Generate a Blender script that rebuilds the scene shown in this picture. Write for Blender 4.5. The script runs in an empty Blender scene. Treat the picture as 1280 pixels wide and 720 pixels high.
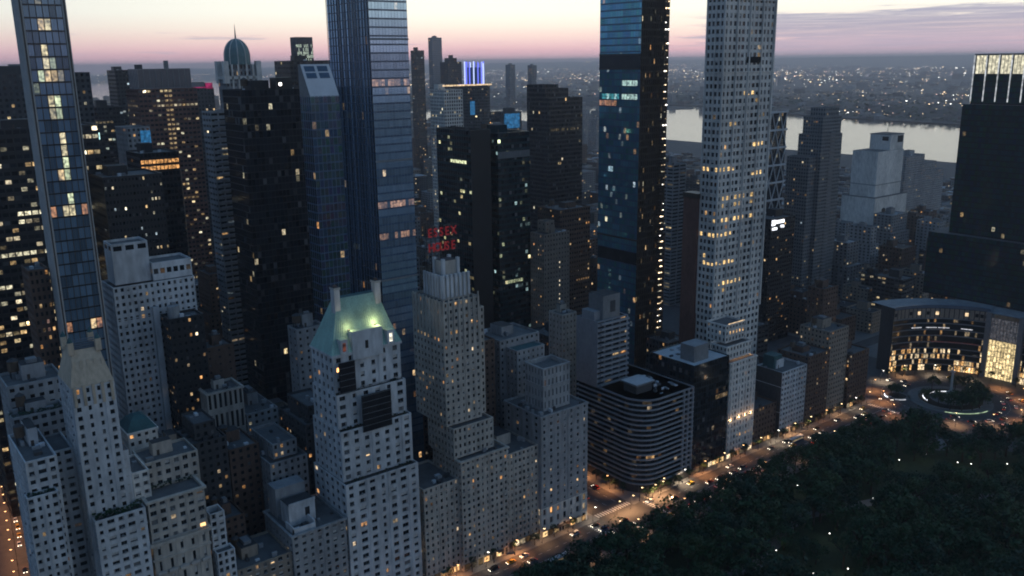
import bpy, math, random
import numpy as np
from mathutils import Vector, Matrix

sc = bpy.context.scene
col = sc.collection
RAD = math.radians

# ------------------------------------------------------------------ camera
# world axes: +X runs west along the park-side street, +Y runs south (downtown), Z up, metres
CAM_H = 229.0
F_PX, AZ, PITCH, ROLL = 1122.0, RAD(52.0), math.atan((360 - 77) / 1122.0), RAD(0.75)
fw = Vector((math.cos(AZ) * math.cos(PITCH), math.sin(AZ) * math.cos(PITCH), -math.sin(PITCH)))
rt0 = Vector((math.sin(AZ), -math.cos(AZ), 0))
up0 = rt0.cross(fw)
rt = rt0 * math.cos(ROLL) - up0 * math.sin(ROLL)
up = rt0 * math.sin(ROLL) + up0 * math.cos(ROLL)
cam_d = bpy.data.cameras.new('camera'); cam = bpy.data.objects.new('camera', cam_d); col.objects.link(cam)
cam.matrix_world = Matrix(((rt.x, up.x, -fw.x, 0), (rt.y, up.y, -fw.y, 0), (rt.z, up.z, -fw.z, CAM_H), (0, 0, 0, 1)))
cam_d.sensor_width = 36.0; cam_d.lens = F_PX / 1280.0 * 36.0
cam_d.clip_start = 1.0; cam_d.clip_end = 80000.0
sc.camera = cam

def in_view(u, v, z, pad=60):
    d = Vector((u, v, z - CAM_H)); dep = d.dot(fw)
    if dep < 1: return None
    x = 640 + d.dot(rt) / dep * F_PX; y = 360 - d.dot(up) / dep * F_PX
    return (x, y) if -pad < x < 1280 + pad and -pad < y < 720 + pad else None

# ------------------------------------------------------------------ render / exposure
sc.view_settings.view_transform = 'Standard'; sc.view_settings.look = 'None'
sc.view_settings.exposure = 0.0; sc.view_settings.gamma = 1.0
cy = sc.cycles
cy.use_denoising = True
try: cy.denoiser = 'OPENIMAGEDENOISE'
except Exception: pass
cy.max_bounces = 4; cy.diffuse_bounces = 2; cy.glossy_bounces = 2; cy.transmission_bounces = 2
cy.volume_bounces = 0; cy.transparent_max_bounces = 8
cy.caustics_reflective = False; cy.caustics_refractive = False
cy.sample_clamp_indirect = 2.0; cy.filter_width = 1.9

def lin(r, g, b):
    f = lambda c: (c / 255.0) / 12.92 if c / 255.0 <= 0.04045 else ((c / 255.0 + 0.055) / 1.055) ** 2.4
    return (f(r), f(g), f(b), 1.0)

# ------------------------------------------------------------------ sky: clear dusk, afterglow in the west
world = bpy.data.worlds.new('World'); sc.world = world; world.use_nodes = True
nt = world.node_tree; N = nt.nodes; LK = nt.links
for n in list(N): N.remove(n)
out = N.new('ShaderNodeOutputWorld'); bg = N.new('ShaderNodeBackground'); LK.new(bg.outputs[0], out.inputs[0])
tc = N.new('ShaderNodeTexCoord'); sep = N.new('ShaderNodeSeparateXYZ'); LK.new(tc.outputs['Generated'], sep.inputs[0])
def wmath(op, a, b=None, c=None, clamp=False):
    n = N.new('ShaderNodeMath'); n.operation = op; n.use_clamp = clamp
    for i, x in enumerate((a, b, c)):
        if x is None: continue
        if isinstance(x, (int, float)): n.inputs[i].default_value = x
        else: LK.new(x, n.inputs[i])
    return n.outputs[0]
def wramp(stops, fac):
    n = N.new('ShaderNodeValToRGB'); cr = n.color_ramp
    while len(cr.elements) < len(stops): cr.elements.new(0.5)
    for e, (p, c) in zip(cr.elements, stops): e.position = p; e.color = c
    LK.new(fac, n.inputs[0]); return n.outputs[0]
zc = wmath('MAXIMUM', sep.outputs[2], 0.0)
elev = wmath('POWER', zc, 0.5)                                   # spreads the low sky over the ramp
q = lambda e: math.sqrt(math.sin(RAD(e)))
west = wramp([(q(0.0), lin(226, 190, 204)), (q(0.25), lin(232, 190, 202)), (q(0.6), lin(236, 190, 198)), (q(1.0), lin(247, 206, 205)),
              (q(1.6), lin(253, 226, 214)), (q(2.2), lin(255, 242, 226)), (q(3.0), lin(255, 253, 238)), (q(9), lin(245, 247, 238)),
              (q(17), lin(140, 174, 204)), (q(40), lin(76, 114, 154)), (1.0, lin(60, 94, 132))], elev)
east = wramp([(0.0, lin(98, 112, 134)), (q(4), lin(108, 124, 148)), (q(12), lin(100, 124, 152)), (q(30), lin(76, 108, 144)), (1.0, lin(60, 94, 132))], elev)
hl = wmath('SQRT', wmath('ADD', wmath('MULTIPLY', sep.outputs[0], sep.outputs[0]), wmath('MULTIPLY', sep.outputs[1], sep.outputs[1])))
SUN_AZ = RAD(12)                                                  # the glow sits just right of the frame, over the river
dotv = wmath('DIVIDE', wmath('ADD', wmath('MULTIPLY', sep.outputs[0], math.cos(SUN_AZ)), wmath('MULTIPLY', sep.outputs[1], math.sin(SUN_AZ))), wmath('MAXIMUM', hl, 0.001))
azf = N.new('ShaderNodeMapRange'); azf.interpolation_type = 'SMOOTHSTEP'
azf.inputs[1].default_value = -0.55; azf.inputs[2].default_value = 0.82; LK.new(dotv, azf.inputs[0])
mixs = N.new('ShaderNodeMixRGB'); LK.new(azf.outputs[0], mixs.inputs[0]); LK.new(east, mixs.inputs[1]); LK.new(west, mixs.inputs[2])
# thin cloud bars low in the sky
ang = wmath('ARCTAN2', sep.outputs[1], sep.outputs[0])
cmb = N.new('ShaderNodeCombineXYZ')
LK.new(wmath('MULTIPLY', ang, 7.0), cmb.inputs[0]); LK.new(wmath('MULTIPLY', zc, 120.0), cmb.inputs[1])
nz = N.new('ShaderNodeTexNoise'); nz.inputs['Scale'].default_value = 1.0; nz.inputs['Detail'].default_value = 6.0; nz.inputs['Roughness'].default_value = 0.62
LK.new(cmb.outputs[0], nz.inputs['Vector'])
wnear = N.new('ShaderNodeMapRange'); wnear.interpolation_type = 'SMOOTHSTEP'; wnear.inputs[1].default_value = 0.80; wnear.inputs[2].default_value = 0.56
LK.new(ang, wnear.inputs[0])                                      # more cloud towards the north-west
band = wramp([(q(0.1), (0.6, 0.6, 0.6, 1)), (q(0.6), (.9, .9, .9, 1)), (q(2.45), (1, 1, 1, 1)), (q(2.7), (0.12, 0.12, 0.12, 1)), (q(4), (0.0, 0.0, 0.0, 1)), (q(9), (0, 0, 0, 1))], wmath('MULTIPLY_ADD', wmath('SUBTRACT', nz.outputs['Fac'], .5), .09, elev))
thr = wmath('MULTIPLY_ADD', wnear.outputs[0], -0.38, 0.60)
cl = wmath('MULTIPLY', wmath('SUBTRACT', nz.outputs['Fac'], thr), 6.0, clamp=True)
cmb2 = N.new('ShaderNodeCombineXYZ'); LK.new(wmath('MULTIPLY', ang, 11.0), cmb2.inputs[0]); LK.new(wmath('MULTIPLY', zc, 420.0), cmb2.inputs[1])
nz2 = N.new('ShaderNodeTexNoise'); nz2.inputs['Scale'].default_value = 1.0; nz2.inputs['Detail'].default_value = 5.0; LK.new(cmb2.outputs[0], nz2.inputs['Vector'])
thin = N.new('ShaderNodeMapRange'); thin.inputs[1].default_value = .36; thin.inputs[2].default_value = .58; thin.inputs[3].default_value = .74; thin.inputs[4].default_value = 1.0; LK.new(nz2.outputs['Fac'], thin.inputs[0])
clm = wmath('MULTIPLY', wmath('MULTIPLY', wmath('MULTIPLY', cl, band), 0.95), thin.outputs[0])
mixc = N.new('ShaderNodeMixRGB'); LK.new(clm, mixc.inputs[0]); LK.new(mixs.outputs[0], mixc.inputs[1])
ccol = wramp([(q(0.3), lin(192, 180, 198)), (q(1.0), lin(184, 172, 190)), (q(1.7), lin(166, 162, 182)), (q(2.8), lin(160, 162, 184)), (1.0, lin(150, 160, 185))], elev)
LK.new(ccol, mixc.inputs[2])
sky = N.new('ShaderNodeTexSky'); sky.sky_type = 'NISHITA'; sky.sun_disc = False
sky.sun_elevation = RAD(-1.5); sky.sun_rotation = RAD(90) - SUN_AZ
addn = N.new('ShaderNodeMixRGB'); addn.blend_type = 'ADD'; addn.inputs[0].default_value = 0.02
LK.new(mixc.outputs[0], addn.inputs[1]); LK.new(sky.outputs[0], addn.inputs[2])
LK.new(addn.outputs[0], bg.inputs[0]); bg.inputs[1].default_value = 1.18
# what is left of the sun: a very weak, broad warm glow from the west-north-west horizon
sun_d = bpy.data.lights.new('sun', 'SUN'); sun_d.energy = 0.05; sun_d.angle = RAD(25); sun_d.color = (1.0, 0.72, 0.6)
sun = bpy.data.objects.new('sun', sun_d); col.objects.link(sun)
sun.rotation_euler = Vector((-math.cos(SUN_AZ), -math.sin(SUN_AZ), -0.06)).to_track_quat('-Z', 'Y').to_euler()

# ------------------------------------------------------------------ materials
MATS = {}
def mat(name, rgb, rough=0.85, metal=0.0, var=0.25, scale=0.15, spec=0.3, bump=0.0, emis=None, es=1.0, streak=0.0):
    """procedural surface: base colour broken up by two noises (and rain streaks on masonry)"""
    m = bpy.data.materials.new(name); m.use_nodes = True; MATS[name] = m
    t = m.node_tree; b = t.nodes['Principled BSDF']
    b.inputs['Roughness'].default_value = rough; b.inputs['Metallic'].default_value = metal
    b.inputs['Specular IOR Level'].default_value = spec
    if emis is not None:
        b.inputs['Emission Color'].default_value = (*emis, 1); b.inputs['Emission Strength'].default_value = es
        b.inputs['Base Color'].default_value = (*rgb, 1); m.cycles.emission_sampling = 'NONE'
        if name.startswith(('screen', 'sign', 'cove', 'crown', 'fin')):      # tubes and picture content: never perfectly even
            g = t.nodes.new('ShaderNodeNewGeometry'); n1 = t.nodes.new('ShaderNodeTexNoise'); n1.inputs['Scale'].default_value = .45; n1.inputs['Detail'].default_value = 4
            r = t.nodes.new('ShaderNodeMapRange'); r.inputs[1].default_value = .3; r.inputs[2].default_value = .7; r.inputs[3].default_value = es * .35; r.inputs[4].default_value = es * 1.6
            t.links.new(g.outputs['Position'], n1.inputs['Vector']); t.links.new(n1.outputs['Fac'], r.inputs[0]); t.links.new(r.outputs[0], b.inputs['Emission Strength'])
        return m
    if var > 0:
        g = t.nodes.new('ShaderNodeNewGeometry')
        n1 = t.nodes.new('ShaderNodeTexNoise'); n1.inputs['Scale'].default_value = scale; n1.inputs['Detail'].default_value = 5
        n2 = t.nodes.new('ShaderNodeTexNoise'); n2.inputs['Scale'].default_value = scale * 9; n2.inputs['Detail'].default_value = 3
        mp = t.nodes.new('ShaderNodeMapping'); mp.inputs['Scale'].default_value = (1, 1, 1 - 0.85 * streak)
        t.links.new(g.outputs['Position'], mp.inputs[0]); t.links.new(mp.outputs[0], n1.inputs['Vector']); t.links.new(mp.outputs[0], n2.inputs['Vector'])
        a = t.nodes.new('ShaderNodeMath'); a.operation = 'ADD'; t.links.new(n1.outputs['Fac'], a.inputs[0]); t.links.new(n2.outputs['Fac'], a.inputs[1])
        r = t.nodes.new('ShaderNodeMapRange'); r.inputs[1].default_value = 0.6; r.inputs[2].default_value = 1.4
        r.inputs[3].default_value = 1 - var; r.inputs[4].default_value = 1 + var; t.links.new(a.outputs[0], r.inputs[0])
        x = t.nodes.new('ShaderNodeMixRGB'); x.blend_type = 'MULTIPLY'; x.inputs[0].default_value = 1; x.inputs[1].default_value = (*rgb, 1)
        t.links.new(r.outputs[0], x.inputs[2]); t.links.new(x.outputs[0], b.inputs['Base Color'])
        if bump > 0:
            bp = t.nodes.new('ShaderNodeBump'); bp.inputs['Strength'].default_value = bump; t.links.new(n2.outputs['Fac'], bp.inputs['Height']); t.links.new(bp.outputs[0], b.inputs['Normal'])
    else:
        b.inputs['Base Color'].default_value = (*rgb, 1)
    return m

def pane_mat(name, metal=0.0, rough=0.08, spec=0.5, by_object=False, base=None, warp=.06):
    """window glass: tint and any room light behind it come from the pane's own attributes"""
    m = bpy.data.materials.new(name); m.use_nodes = True; MATS[name] = m; m.cycles.emission_sampling = 'NONE'
    t = m.node_tree; b = t.nodes['Principled BSDF']
    b.inputs['Roughness'].default_value = rough; b.inputs['Metallic'].default_value = metal; b.inputs['Specular IOR Level'].default_value = spec
    if by_object:
        oi = t.nodes.new('ShaderNodeObjectInfo'); wc = oi.outputs['Color']
        ramp = t.nodes.new('ShaderNodeValToRGB'); cr = ramp.color_ramp; cr.interpolation = 'CONSTANT'
        for p, c in ((0.45, (0.02, 0.025, 0.03, 1)), (0.78, (0.05, 0.055, 0.06, 1)), (0.92, (0.16, 0.16, 0.16, 1))):
            e = cr.elements.new(p); e.color = c
        cr.elements[0].color = (0.010, 0.013, 0.018, 1); cr.elements[-1].color = (0.16, 0.16, 0.16, 1)
        t.links.new(oi.outputs['Random'], ramp.inputs[0]); ti = ramp.outputs[0]
        if base:
            cr.interpolation = 'LINEAR'; cr.elements[0].color = (*(c * .55 for c in base), 1)
            for e in list(cr.elements)[1:]: e.color = (*(c * (.7 + .6 * e.position) for c in base), 1)
    else:
        a1 = t.nodes.new('ShaderNodeAttribute'); a1.attribute_name = 'wcol'; wc = a1.outputs['Color']
        a2 = t.nodes.new('ShaderNodeAttribute'); a2.attribute_name = 'tint'; ti = a2.outputs['Color']
    t.links.new(ti, b.inputs['Base Color'])
    g = t.nodes.new('ShaderNodeNewGeometry')                        # furniture, curtains, lamps: the light inside is uneven
    n = t.nodes.new('ShaderNodeTexNoise'); n.inputs['Scale'].default_value = 0.75; n.inputs['Detail'].default_value = 3; t.links.new(g.outputs['Position'], n.inputs['Vector'])
    r = t.nodes.new('ShaderNodeMapRange'); r.inputs[1].default_value = 0.35; r.inputs[2].default_value = 0.65; r.inputs[3].default_value = 0.25; r.inputs[4].default_value = 1.7
    t.links.new(n.outputs['Fac'], r.inputs[0])
    x = t.nodes.new('ShaderNodeMixRGB'); x.blend_type = 'MULTIPLY'; x.inputs[0].default_value = 1; t.links.new(wc, x.inputs[1]); t.links.new(r.outputs[0], x.inputs[2])
    t.links.new(x.outputs[0], b.inputs['Emission Color']); b.inputs['Emission Strength'].default_value = 1.0
    n2 = t.nodes.new('ShaderNodeTexNoise'); n2.inputs['Scale'].default_value = 0.35; t.links.new(g.outputs['Position'], n2.inputs['Vector'])
    bp = t.nodes.new('ShaderNodeBump'); bp.inputs['Strength'].default_value = warp; t.links.new(n2.outputs['Fac'], bp.inputs['Height']); t.links.new(bp.outputs[0], b.inputs['Normal'])
    return m

pane_mat('glass'); pane_mat('glass_coated', metal=0.7, rough=0.10, spec=0.9, warp=.22); pane_mat('glass_single', by_object=True); pane_mat('glass_blue', metal=.35, rough=.1, spec=.8, by_object=True, base=(.17, .26, .36), warp=.22)
for a in (
    ('blind', (.52, .50, .47), dict(var=.2, scale=.6)), ('curtain', (.34, .31, .29), dict(var=.3, scale=.6)), ('limestone', (.68, .64, .585), dict(var=.38, scale=.06, streak=.8)), ('white_brick', (.54, .545, .55), dict(var=.45, scale=.045, streak=.8)),
    ('grey_brick', (.30, .30, .30), dict(var=.45, scale=.05, streak=.8)), ('brown_brick', (.13, .085, .065), dict(var=.35, scale=.08, streak=.7)),
    ('red_brick', (.17, .085, .065), dict(var=.35, scale=.08, streak=.7)), ('tan_brick', (.30, .25, .20), dict(var=.28, scale=.08, streak=.7)),
    ('sandstone', (.45, .405, .35), dict(var=.45, scale=.05, streak=.8)), ('gold_stone', (.52, .42, .31), dict(var=.3, scale=.1, streak=.7)),
    ('dark_stone', (.07, .07, .072), dict(var=.3, scale=.08, streak=.6)), ('concrete', (.22, .22, .22), dict(var=.25, scale=.1, streak=.6)),
    ('black_metal', (.018, .02, .023), dict(var=.25, rough=.45, spec=.5)), ('bronze_metal', (.06, .045, .035), dict(var=.3, rough=.5, spec=.5)),
    ('blue_metal', (.10, .14, .19), dict(var=.2, rough=.4, spec=.5)), ('white_metal', (.62, .63, .65), dict(var=.12, rough=.5)),
    ('grey_metal', (.20, .21, .22), dict(var=.25, rough=.55)), ('spandrel_dark', (.02, .026, .034), dict(var=.3, rough=.2, spec=.5)),
    ('spandrel_blue', (.06, .10, .16), dict(var=.3, rough=.2, spec=.6)), ('spandrel_green', (.02, .045, .05), dict(var=.3, rough=.2, spec=.5)),
    ('roof_tar', (.055, .056, .058), dict(var=.4, scale=.25)), ('roof_gravel', (.13, .13, .13), dict(var=.35, scale=.25)),
    ('roof_silver', (.30, .31, .32), dict(var=.3, scale=.2)), ('roof_white', (.55, .56, .57), dict(var=.2, scale=.2)),
    ('copper', (.32, .50, .43), dict(var=.35, scale=.3, streak=.7, rough=.7)), ('copper_teal', (.045, .115, .12), dict(var=.35, scale=.3, rough=.7)),
    ('asphalt', (.085, .08, .08), dict(var=.3, scale=.2)), ('paving', (.19, .185, .18), dict(var=.25, scale=.3)), ('kerb', (.28, .28, .27), dict(var=.2, scale=.5)),
    ('paint_white', (.6, .6, .58), dict(var=.25, scale=1.5)), ('grass', (.035, .055, .022), dict(var=.4, scale=.2)), ('soil', (.05, .042, .034), dict(var=.4)),
    ('bark', (.05, .038, .028), dict(var=.3, scale=2)), ('leaf_a', (.020, .058, .022), dict(var=.5, scale=.12, rough=.7)), ('leaf_b', (.028, .068, .024), dict(var=.5, scale=.12, rough=.7)),
    ('leaf_c', (.016, .048, .026), dict(var=.5, scale=.12, rough=.7)), ('leaf_d', (.045, .075, .024), dict(var=.5, scale=.12, rough=.7)), ('dome_green', (.17, .25, .25), dict(var=.3, scale=.3, rough=.6)), ('wood', (.12, .085, .06), dict(var=.3, scale=.8)),
    ('net', (.012, .013, .016), dict(var=.4, scale=.4, rough=.95)), ('rubber', (.015, .015, .015), dict(var=0)), ('land', (.05, .052, .05), dict(var=.45, scale=.004)),
    ('hill', (.04, .05, .045), dict(var=.3, scale=.001)), ('stone_pale', (.45, .44, .42), dict(var=.2, scale=.3)), ('balcony', (.30, .305, .32), dict(var=.2, scale=.1, streak=.6)),
    ('car_black', (.012, .012, .014), dict(var=0, rough=.25, spec=.6)), ('car_white', (.6, .6, .6), dict(var=0, rough=.3, spec=.6)), ('car_grey', (.14, .145, .15), dict(var=0, rough=.3, spec=.6)),
    ('car_yellow', (.6, .34, .03), dict(var=0, rough=.3, spec=.6)), ('car_red', (.3, .02, .02), dict(var=0, rough=.3, spec=.6)), ('car_blue', (.03, .06, .16), dict(var=0, rough=.3, spec=.6)),
    ('car_glass', (.01, .012, .014), dict(var=0, rough=.06, spec=.6)),
):
    mat(a[0], a[1], **a[2])
def glow(name, rgb, s): return mat(name, (.02, .02, .02), emis=rgb, es=s)
glow('lamp_white', (1, .93, .82), 8.0); glow('lamp_warm', (1, .66, .32), 8.0); glow('lamp_orange', (1, .5, .2), 7.0); glow('lamp_park', (1, .95, .85), 4.0)
glow('headlight', (1, .86, .66), 6.0); glow('taillight', (1, .10, .05), 1.1); glow('neon_red', (.85, .05, .06), .14); glow('neon_blue', (.16, .2, 1.0), 1.3)
glow('neon_lilac', (.5, .6, 1.0), 1.6); glow('screen_blue', (.06, .36, .8), .34); glow('sign_white', (.9, .93, 1.0), 2.2); glow('sign_pink', (1, .05, .30), .26)
glow('sign_red', (1, .12, .06), 1.4); glow('strip_red', (1, .2, .15), .12); glow('sign_teal', (.6, 1, .95), 1.6); glow('cove_warm', (1, .72, .42), 1.0); glow('cove_orange', (1, .5, .2), .8); glow('cove_white', (.9, .92, 1), .7)
glow('crown_light', (1, .93, .68), .75); glow('fin_white', (.9, .95, 1), .55); glow('city_white', (1, .95, .85), 5.5); glow('city_warm', (1, .72, .42), 4.5); glow('city_pink', (1, .6, .5), 3.5)
glow('cove_green', (.75, 1.0, .6), .9)

# ------------------------------------------------------------------ mesh building
class MB:
    def __init__(s): s.v = []; s.f = []; s.m = []; s.mats = []; s.w = {}; s.t = {}
    def mi(s, name):
        if name not in s.mats: s.mats.append(name)
        return s.mats.index(name)
    def face(s, pts, m, w=None, t=None):
        i = len(s.v); s.v.extend(pts); s.f.append(tuple(range(i, i + len(pts)))); s.m.append(s.mi(m))
        if w is not None: s.w[len(s.f) - 1] = w
        if t is not None: s.t[len(s.f) - 1] = t
    def box(s, u0, u1, v0, v1, z0, z1, m, top=None, bottom=False):
        a, b, c, d = (u0, v0), (u1, v0), (u1, v1), (u0, v1)
        s.prism((a, b, c, d), z0, z1, m, top, bottom)
    def prism(s, poly, z0, z1, m, top=None, bottom=False):
        n = len(poly)
        for i in range(n):
            p, r = poly[i], poly[(i + 1) % n]
            s.face([(*p, z0), (*r, z0), (*r, z1), (*p, z1)], m)
        s.face([(*p, z1) for p in poly], top or m)
        if bottom: s.face([(*p, z0) for p in reversed(poly)], m)
    def frustum(s, p0, z0, p1, z1, m, top=None):
        n = len(p0)
        for i in range(n):
            j = (i + 1) % n
            s.face([(*p0[i], z0), (*p0[j], z0), (*p1[j], z1), (*p1[i], z1)], m)
        s.face([(*p, z1) for p in p1], top or m)
    def cyl(s, u, v, z0, z1, r0, m, r1=None, n=10, top=None):
        r1 = r0 if r1 is None else r1
        c = [(math.cos(2 * math.pi * i / n), math.sin(2 * math.pi * i / n)) for i in range(n)]
        s.frustum([(u + r0 * a, v + r0 * b) for a, b in c], z0, [(u + r1 * a, v + r1 * b) for a, b in c], z1, m, top)
    def beam(s, a, b, r, m):
        a, b = Vector(a), Vector(b); d = (b - a).normalized(); k = d.cross(Vector((0, 0, 1)) if abs(d.z) < .9 else Vector((1, 0, 0))).normalized() * r; l = d.cross(k).normalized() * r
        A = [a + k + l, a - k + l, a - k - l, a + k - l]; C = [x + (b - a) for x in A]
        for i in range(4):
            j = (i + 1) % 4; s.face([tuple(A[j]), tuple(A[i]), tuple(C[i]), tuple(C[j])], m)
        s.face([tuple(x) for x in A], m); s.face([tuple(x) for x in reversed(C)], m)
    def mesh(s, name, base=(0, 0, 0)):
        me = bpy.data.meshes.new(name)
        v = np.array(s.v, dtype=np.float32).reshape(-1, 3) - np.array(base, dtype=np.float32)
        ln = np.array([len(f) for f in s.f], dtype=np.int32); st = np.concatenate(([0], np.cumsum(ln)[:-1])).astype(np.int32)
        me.vertices.add(len(v)); me.vertices.foreach_set('co', v.ravel())
        me.loops.add(int(ln.sum())); me.loops.foreach_set('vertex_index', np.concatenate([np.array(f, dtype=np.int32) for f in s.f]))
        me.polygons.add(len(ln)); me.polygons.foreach_set('loop_start', st)
        for x in s.mats: me.materials.append(MATS[x])
        me.polygons.foreach_set('material_index', np.array(s.m, dtype=np.int32))
        if s.w or s.t:
            for nm, dd, df in (('wcol', s.w, (0, 0, 0)), ('tint', s.t, (.012, .016, .022))):
                at = me.attributes.new(nm, 'FLOAT_COLOR', 'FACE'); arr = np.ones((len(ln), 4), dtype=np.float32); arr[:, :3] = df
                for k, c in dd.items(): arr[k, :3] = c
                at.data.foreach_set('color', arr.ravel())
        me.update(calc_edges=True); me.validate()
        return me

def link(name, me, parent=None, loc=(0, 0, 0), rotz=0.0):
    o = bpy.data.objects.new(name, me); col.objects.link(o); o.parent = parent; o.location = loc; o.rotation_euler = (0, 0, rotz)
    return o
def tag(o, label=None, cat=None, group=None, kind=None):
    if label: o['label'] = label
    if cat: o['category'] = cat
    if group: o['group'] = group
    if kind: o['kind'] = kind
    return o
def single(name, mb, label=None, cat=None, group=None, kind=None):
    return tag(link(name, mb.mesh(name)), label, cat, group, kind)

STUFFY = {'windows', 'floor_bands', 'work_lights', 'dome_ribs', 'atrium_frame', 'terrace_wall', 'cornice', 'balcony_bands', 'mullions', 'battlements', 'roof_units', 'planting', 'railings', 'louvres', 'ribs', 'frame_lattice'}
ROOF_SUB = {'bulkhead', 'water_tank', 'roof_units', 'chimney', 'plant_room', 'penthouse', 'dormer', 'gable', 'roof_core', 'louvres', 'roof_mast', 'roof_turret', 'roof_drum'}
class Bld:
    """one building: an Empty at its base with its parts under it"""
    def __init__(s, name, label, base, cat='building', group=None):
        s.root = bpy.data.objects.new(name, None); col.objects.link(s.root); s.base = (base[0], base[1], 0.0)
        s.root.location = s.base; tag(s.root, label, cat, group); s.parts = []; s.by = {}; s.wins = []; s.rng = random.Random(hash_name(name) + int(base[0] * 13 + base[1] * 7))
    def part(s, name):
        if name not in s.by: s.by[name] = MB(); s.parts.append((name, s.by[name]))
        return s.by[name]
    def new(s, name):
        m = MB(); s.parts.append((name, m)); return m
    def done(s):
        roof_o = None; s.parts.sort(key=lambda x: x[0] != 'roof')
        for n, m in s.parts:
            if not m.f: continue
            par_ = roof_o if n in ROOF_SUB and roof_o else s.root
            o = link(n, m.mesh(n, s.base), par_)
            if n == 'roof' and roof_o is None: roof_o = o
            if n in STUFFY: o['kind'] = 'stuff'
        if len(s.wins) > 300:                                      # the largest stay single, the rest join
            s.rng.shuffle(s.wins)
        for k, (c, rot, w, h, colr) in enumerate(s.wins[:300]):
            o = link('window', win_mesh(w, h, 'glass_single', s.rng.choice((0, 0, 0, 1, 1, 2, 3, 4, 4))), s.root, (c[0] - s.base[0], c[1] - s.base[1], c[2]), rot); o.color = (*colr, 1)
        if len(s.wins) > 300:
            mb = MB()
            for c, rot, w, h, colr in s.wins[300:]:
                d = (math.cos(rot), math.sin(rot)); a = (c[0] - d[0] * w / 2, c[1] - d[1] * w / 2); b = (c[0] + d[0] * w / 2, c[1] + d[1] * w / 2)
                mb.face([(*a, c[2] - h / 2), (*b, c[2] - h / 2), (*b, c[2] + h / 2), (*a, c[2] + h / 2)], 'glass', colr, tint(s.rng))
            o = link('windows', mb.mesh('windows', s.base), s.root); o['kind'] = 'stuff'
        return s.root
def hash_name(n): return sum((i + 1) * ord(c) for i, c in enumerate(n))
_WM = {}
def win_mesh(w, h, gm='glass_single', var=0):
    k = (round(w, 1), round(h, 1), gm, var)
    if k not in _WM:
        w, h, gm, var = k; m = MB(); t = .07; y = 0.0
        m.face([(-w / 2, y, -h / 2), (w / 2, y, -h / 2), (w / 2, y, h / 2), (-w / 2, y, h / 2)], gm)
        def bar(a, b, c, d): m.face([(a, y - .05, c), (b, y - .05, c), (b, y - .05, d), (a, y - .05, d)], 'grey_metal')
        bar(-w / 2, w / 2, h / 2 - t, h / 2); bar(-w / 2, w / 2, -h / 2, -h / 2 + t); bar(-w / 2, -w / 2 + t, -h / 2 + t, h / 2 - t); bar(w / 2 - t, w / 2, -h / 2 + t, h / 2 - t)
        n = max(1, round(w / 1.2))
        for i in range(1, n): x = -w / 2 + w * i / n; bar(x - t / 2, x + t / 2, -h / 2 + t, h / 2 - t)
        if gm == 'glass_single':
            m.box(-w / 2 - .12, w / 2 + .12, y - .52, y, -h / 2 - .16, -h / 2, 'stone_pale', bottom=True)                     # sill
            if var in (1, 2): f = .35 if var == 1 else .7; m.face([(-w / 2, y - .02, h / 2 - f * h), (w / 2, y - .02, h / 2 - f * h), (w / 2, y - .02, h / 2), (-w / 2, y - .02, h / 2)], 'blind')
            if var == 3: m.box(-.38, .38, y - .75, y - .06, -h / 2 + .02, -h / 2 + .5, 'grey_metal', bottom=True)          # air conditioner
            if var == 4:
                for s_ in (-1, 1): a, b_ = sorted((s_ * w / 2, s_ * w * .28)); m.face([(a, y - .02, -h / 2), (b_, y - .02, -h / 2), (b_, y - .02, h / 2), (a, y - .02, h / 2)], 'curtain')
        _WM[k] = m.mesh('window')
    return _WM[k]

WARM = [(1, .58, .24), (1, .68, .34), (1, .76, .48), (.95, .46, .16)]
OFFICE = [(1, .78, .42), (1, .84, .55), (.98, .9, .62), (1, .66, .3)]
COOL = [(.72, .9, 1), (.9, 1, .95), (.8, .95, .8)]
MIXED = WARM + OFFICE + COOL[:1]
def tint(rng, lo=.008, hi=.03):
    r = rng.random()
    if r > .93: g = rng.uniform(.06, .16); return (g, g, g)        # a drawn blind
    g = rng.uniform(lo, hi); return (g * .8, g, g * 1.25)
def litpat(nx, nz, rng, p=.05, rowp=0.0, pal=WARM, gain=.35, top=None):
    d = {}; p *= 1.25; gain *= 1.05
    def c():
        k = rng.choice(pal); g = gain * math.exp(rng.gauss(-.5, .85)); return (k[0] * g, k[1] * g, k[2] * g)
    for j in range(nz):
        if rng.random() < rowp:
            a = rng.randrange(nx); l = rng.randint(2, max(3, nx)); base = c()
            for i in range(a, min(nx, a + l)):
                if rng.random() < .85: f = rng.uniform(.6, 1.3); d[i, j] = tuple(x * f for x in base)
        for i in range(nx):
            if rng.random() < p: d[i, j] = c()
    return d

def style(w, cw, ch, ww, wh, rec=.3, sill=.28, p=.04, rowp=0.0, pal=WARM, gain=.35, glass='glass', sp=None, tf=None, back=None, mx=.0, roof='roof_gravel', mz=0.0, revl=True):
    return dict(w=w, cw=cw, ch=ch, ww=ww, wh=wh, rec=rec, sill=sill, p=p, rowp=rowp, pal=pal, gain=gain, glass=glass, sp=sp or w, tf=tf, back=back or w, mx=mx, roof=roof, mz=mz, revl=revl)

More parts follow.
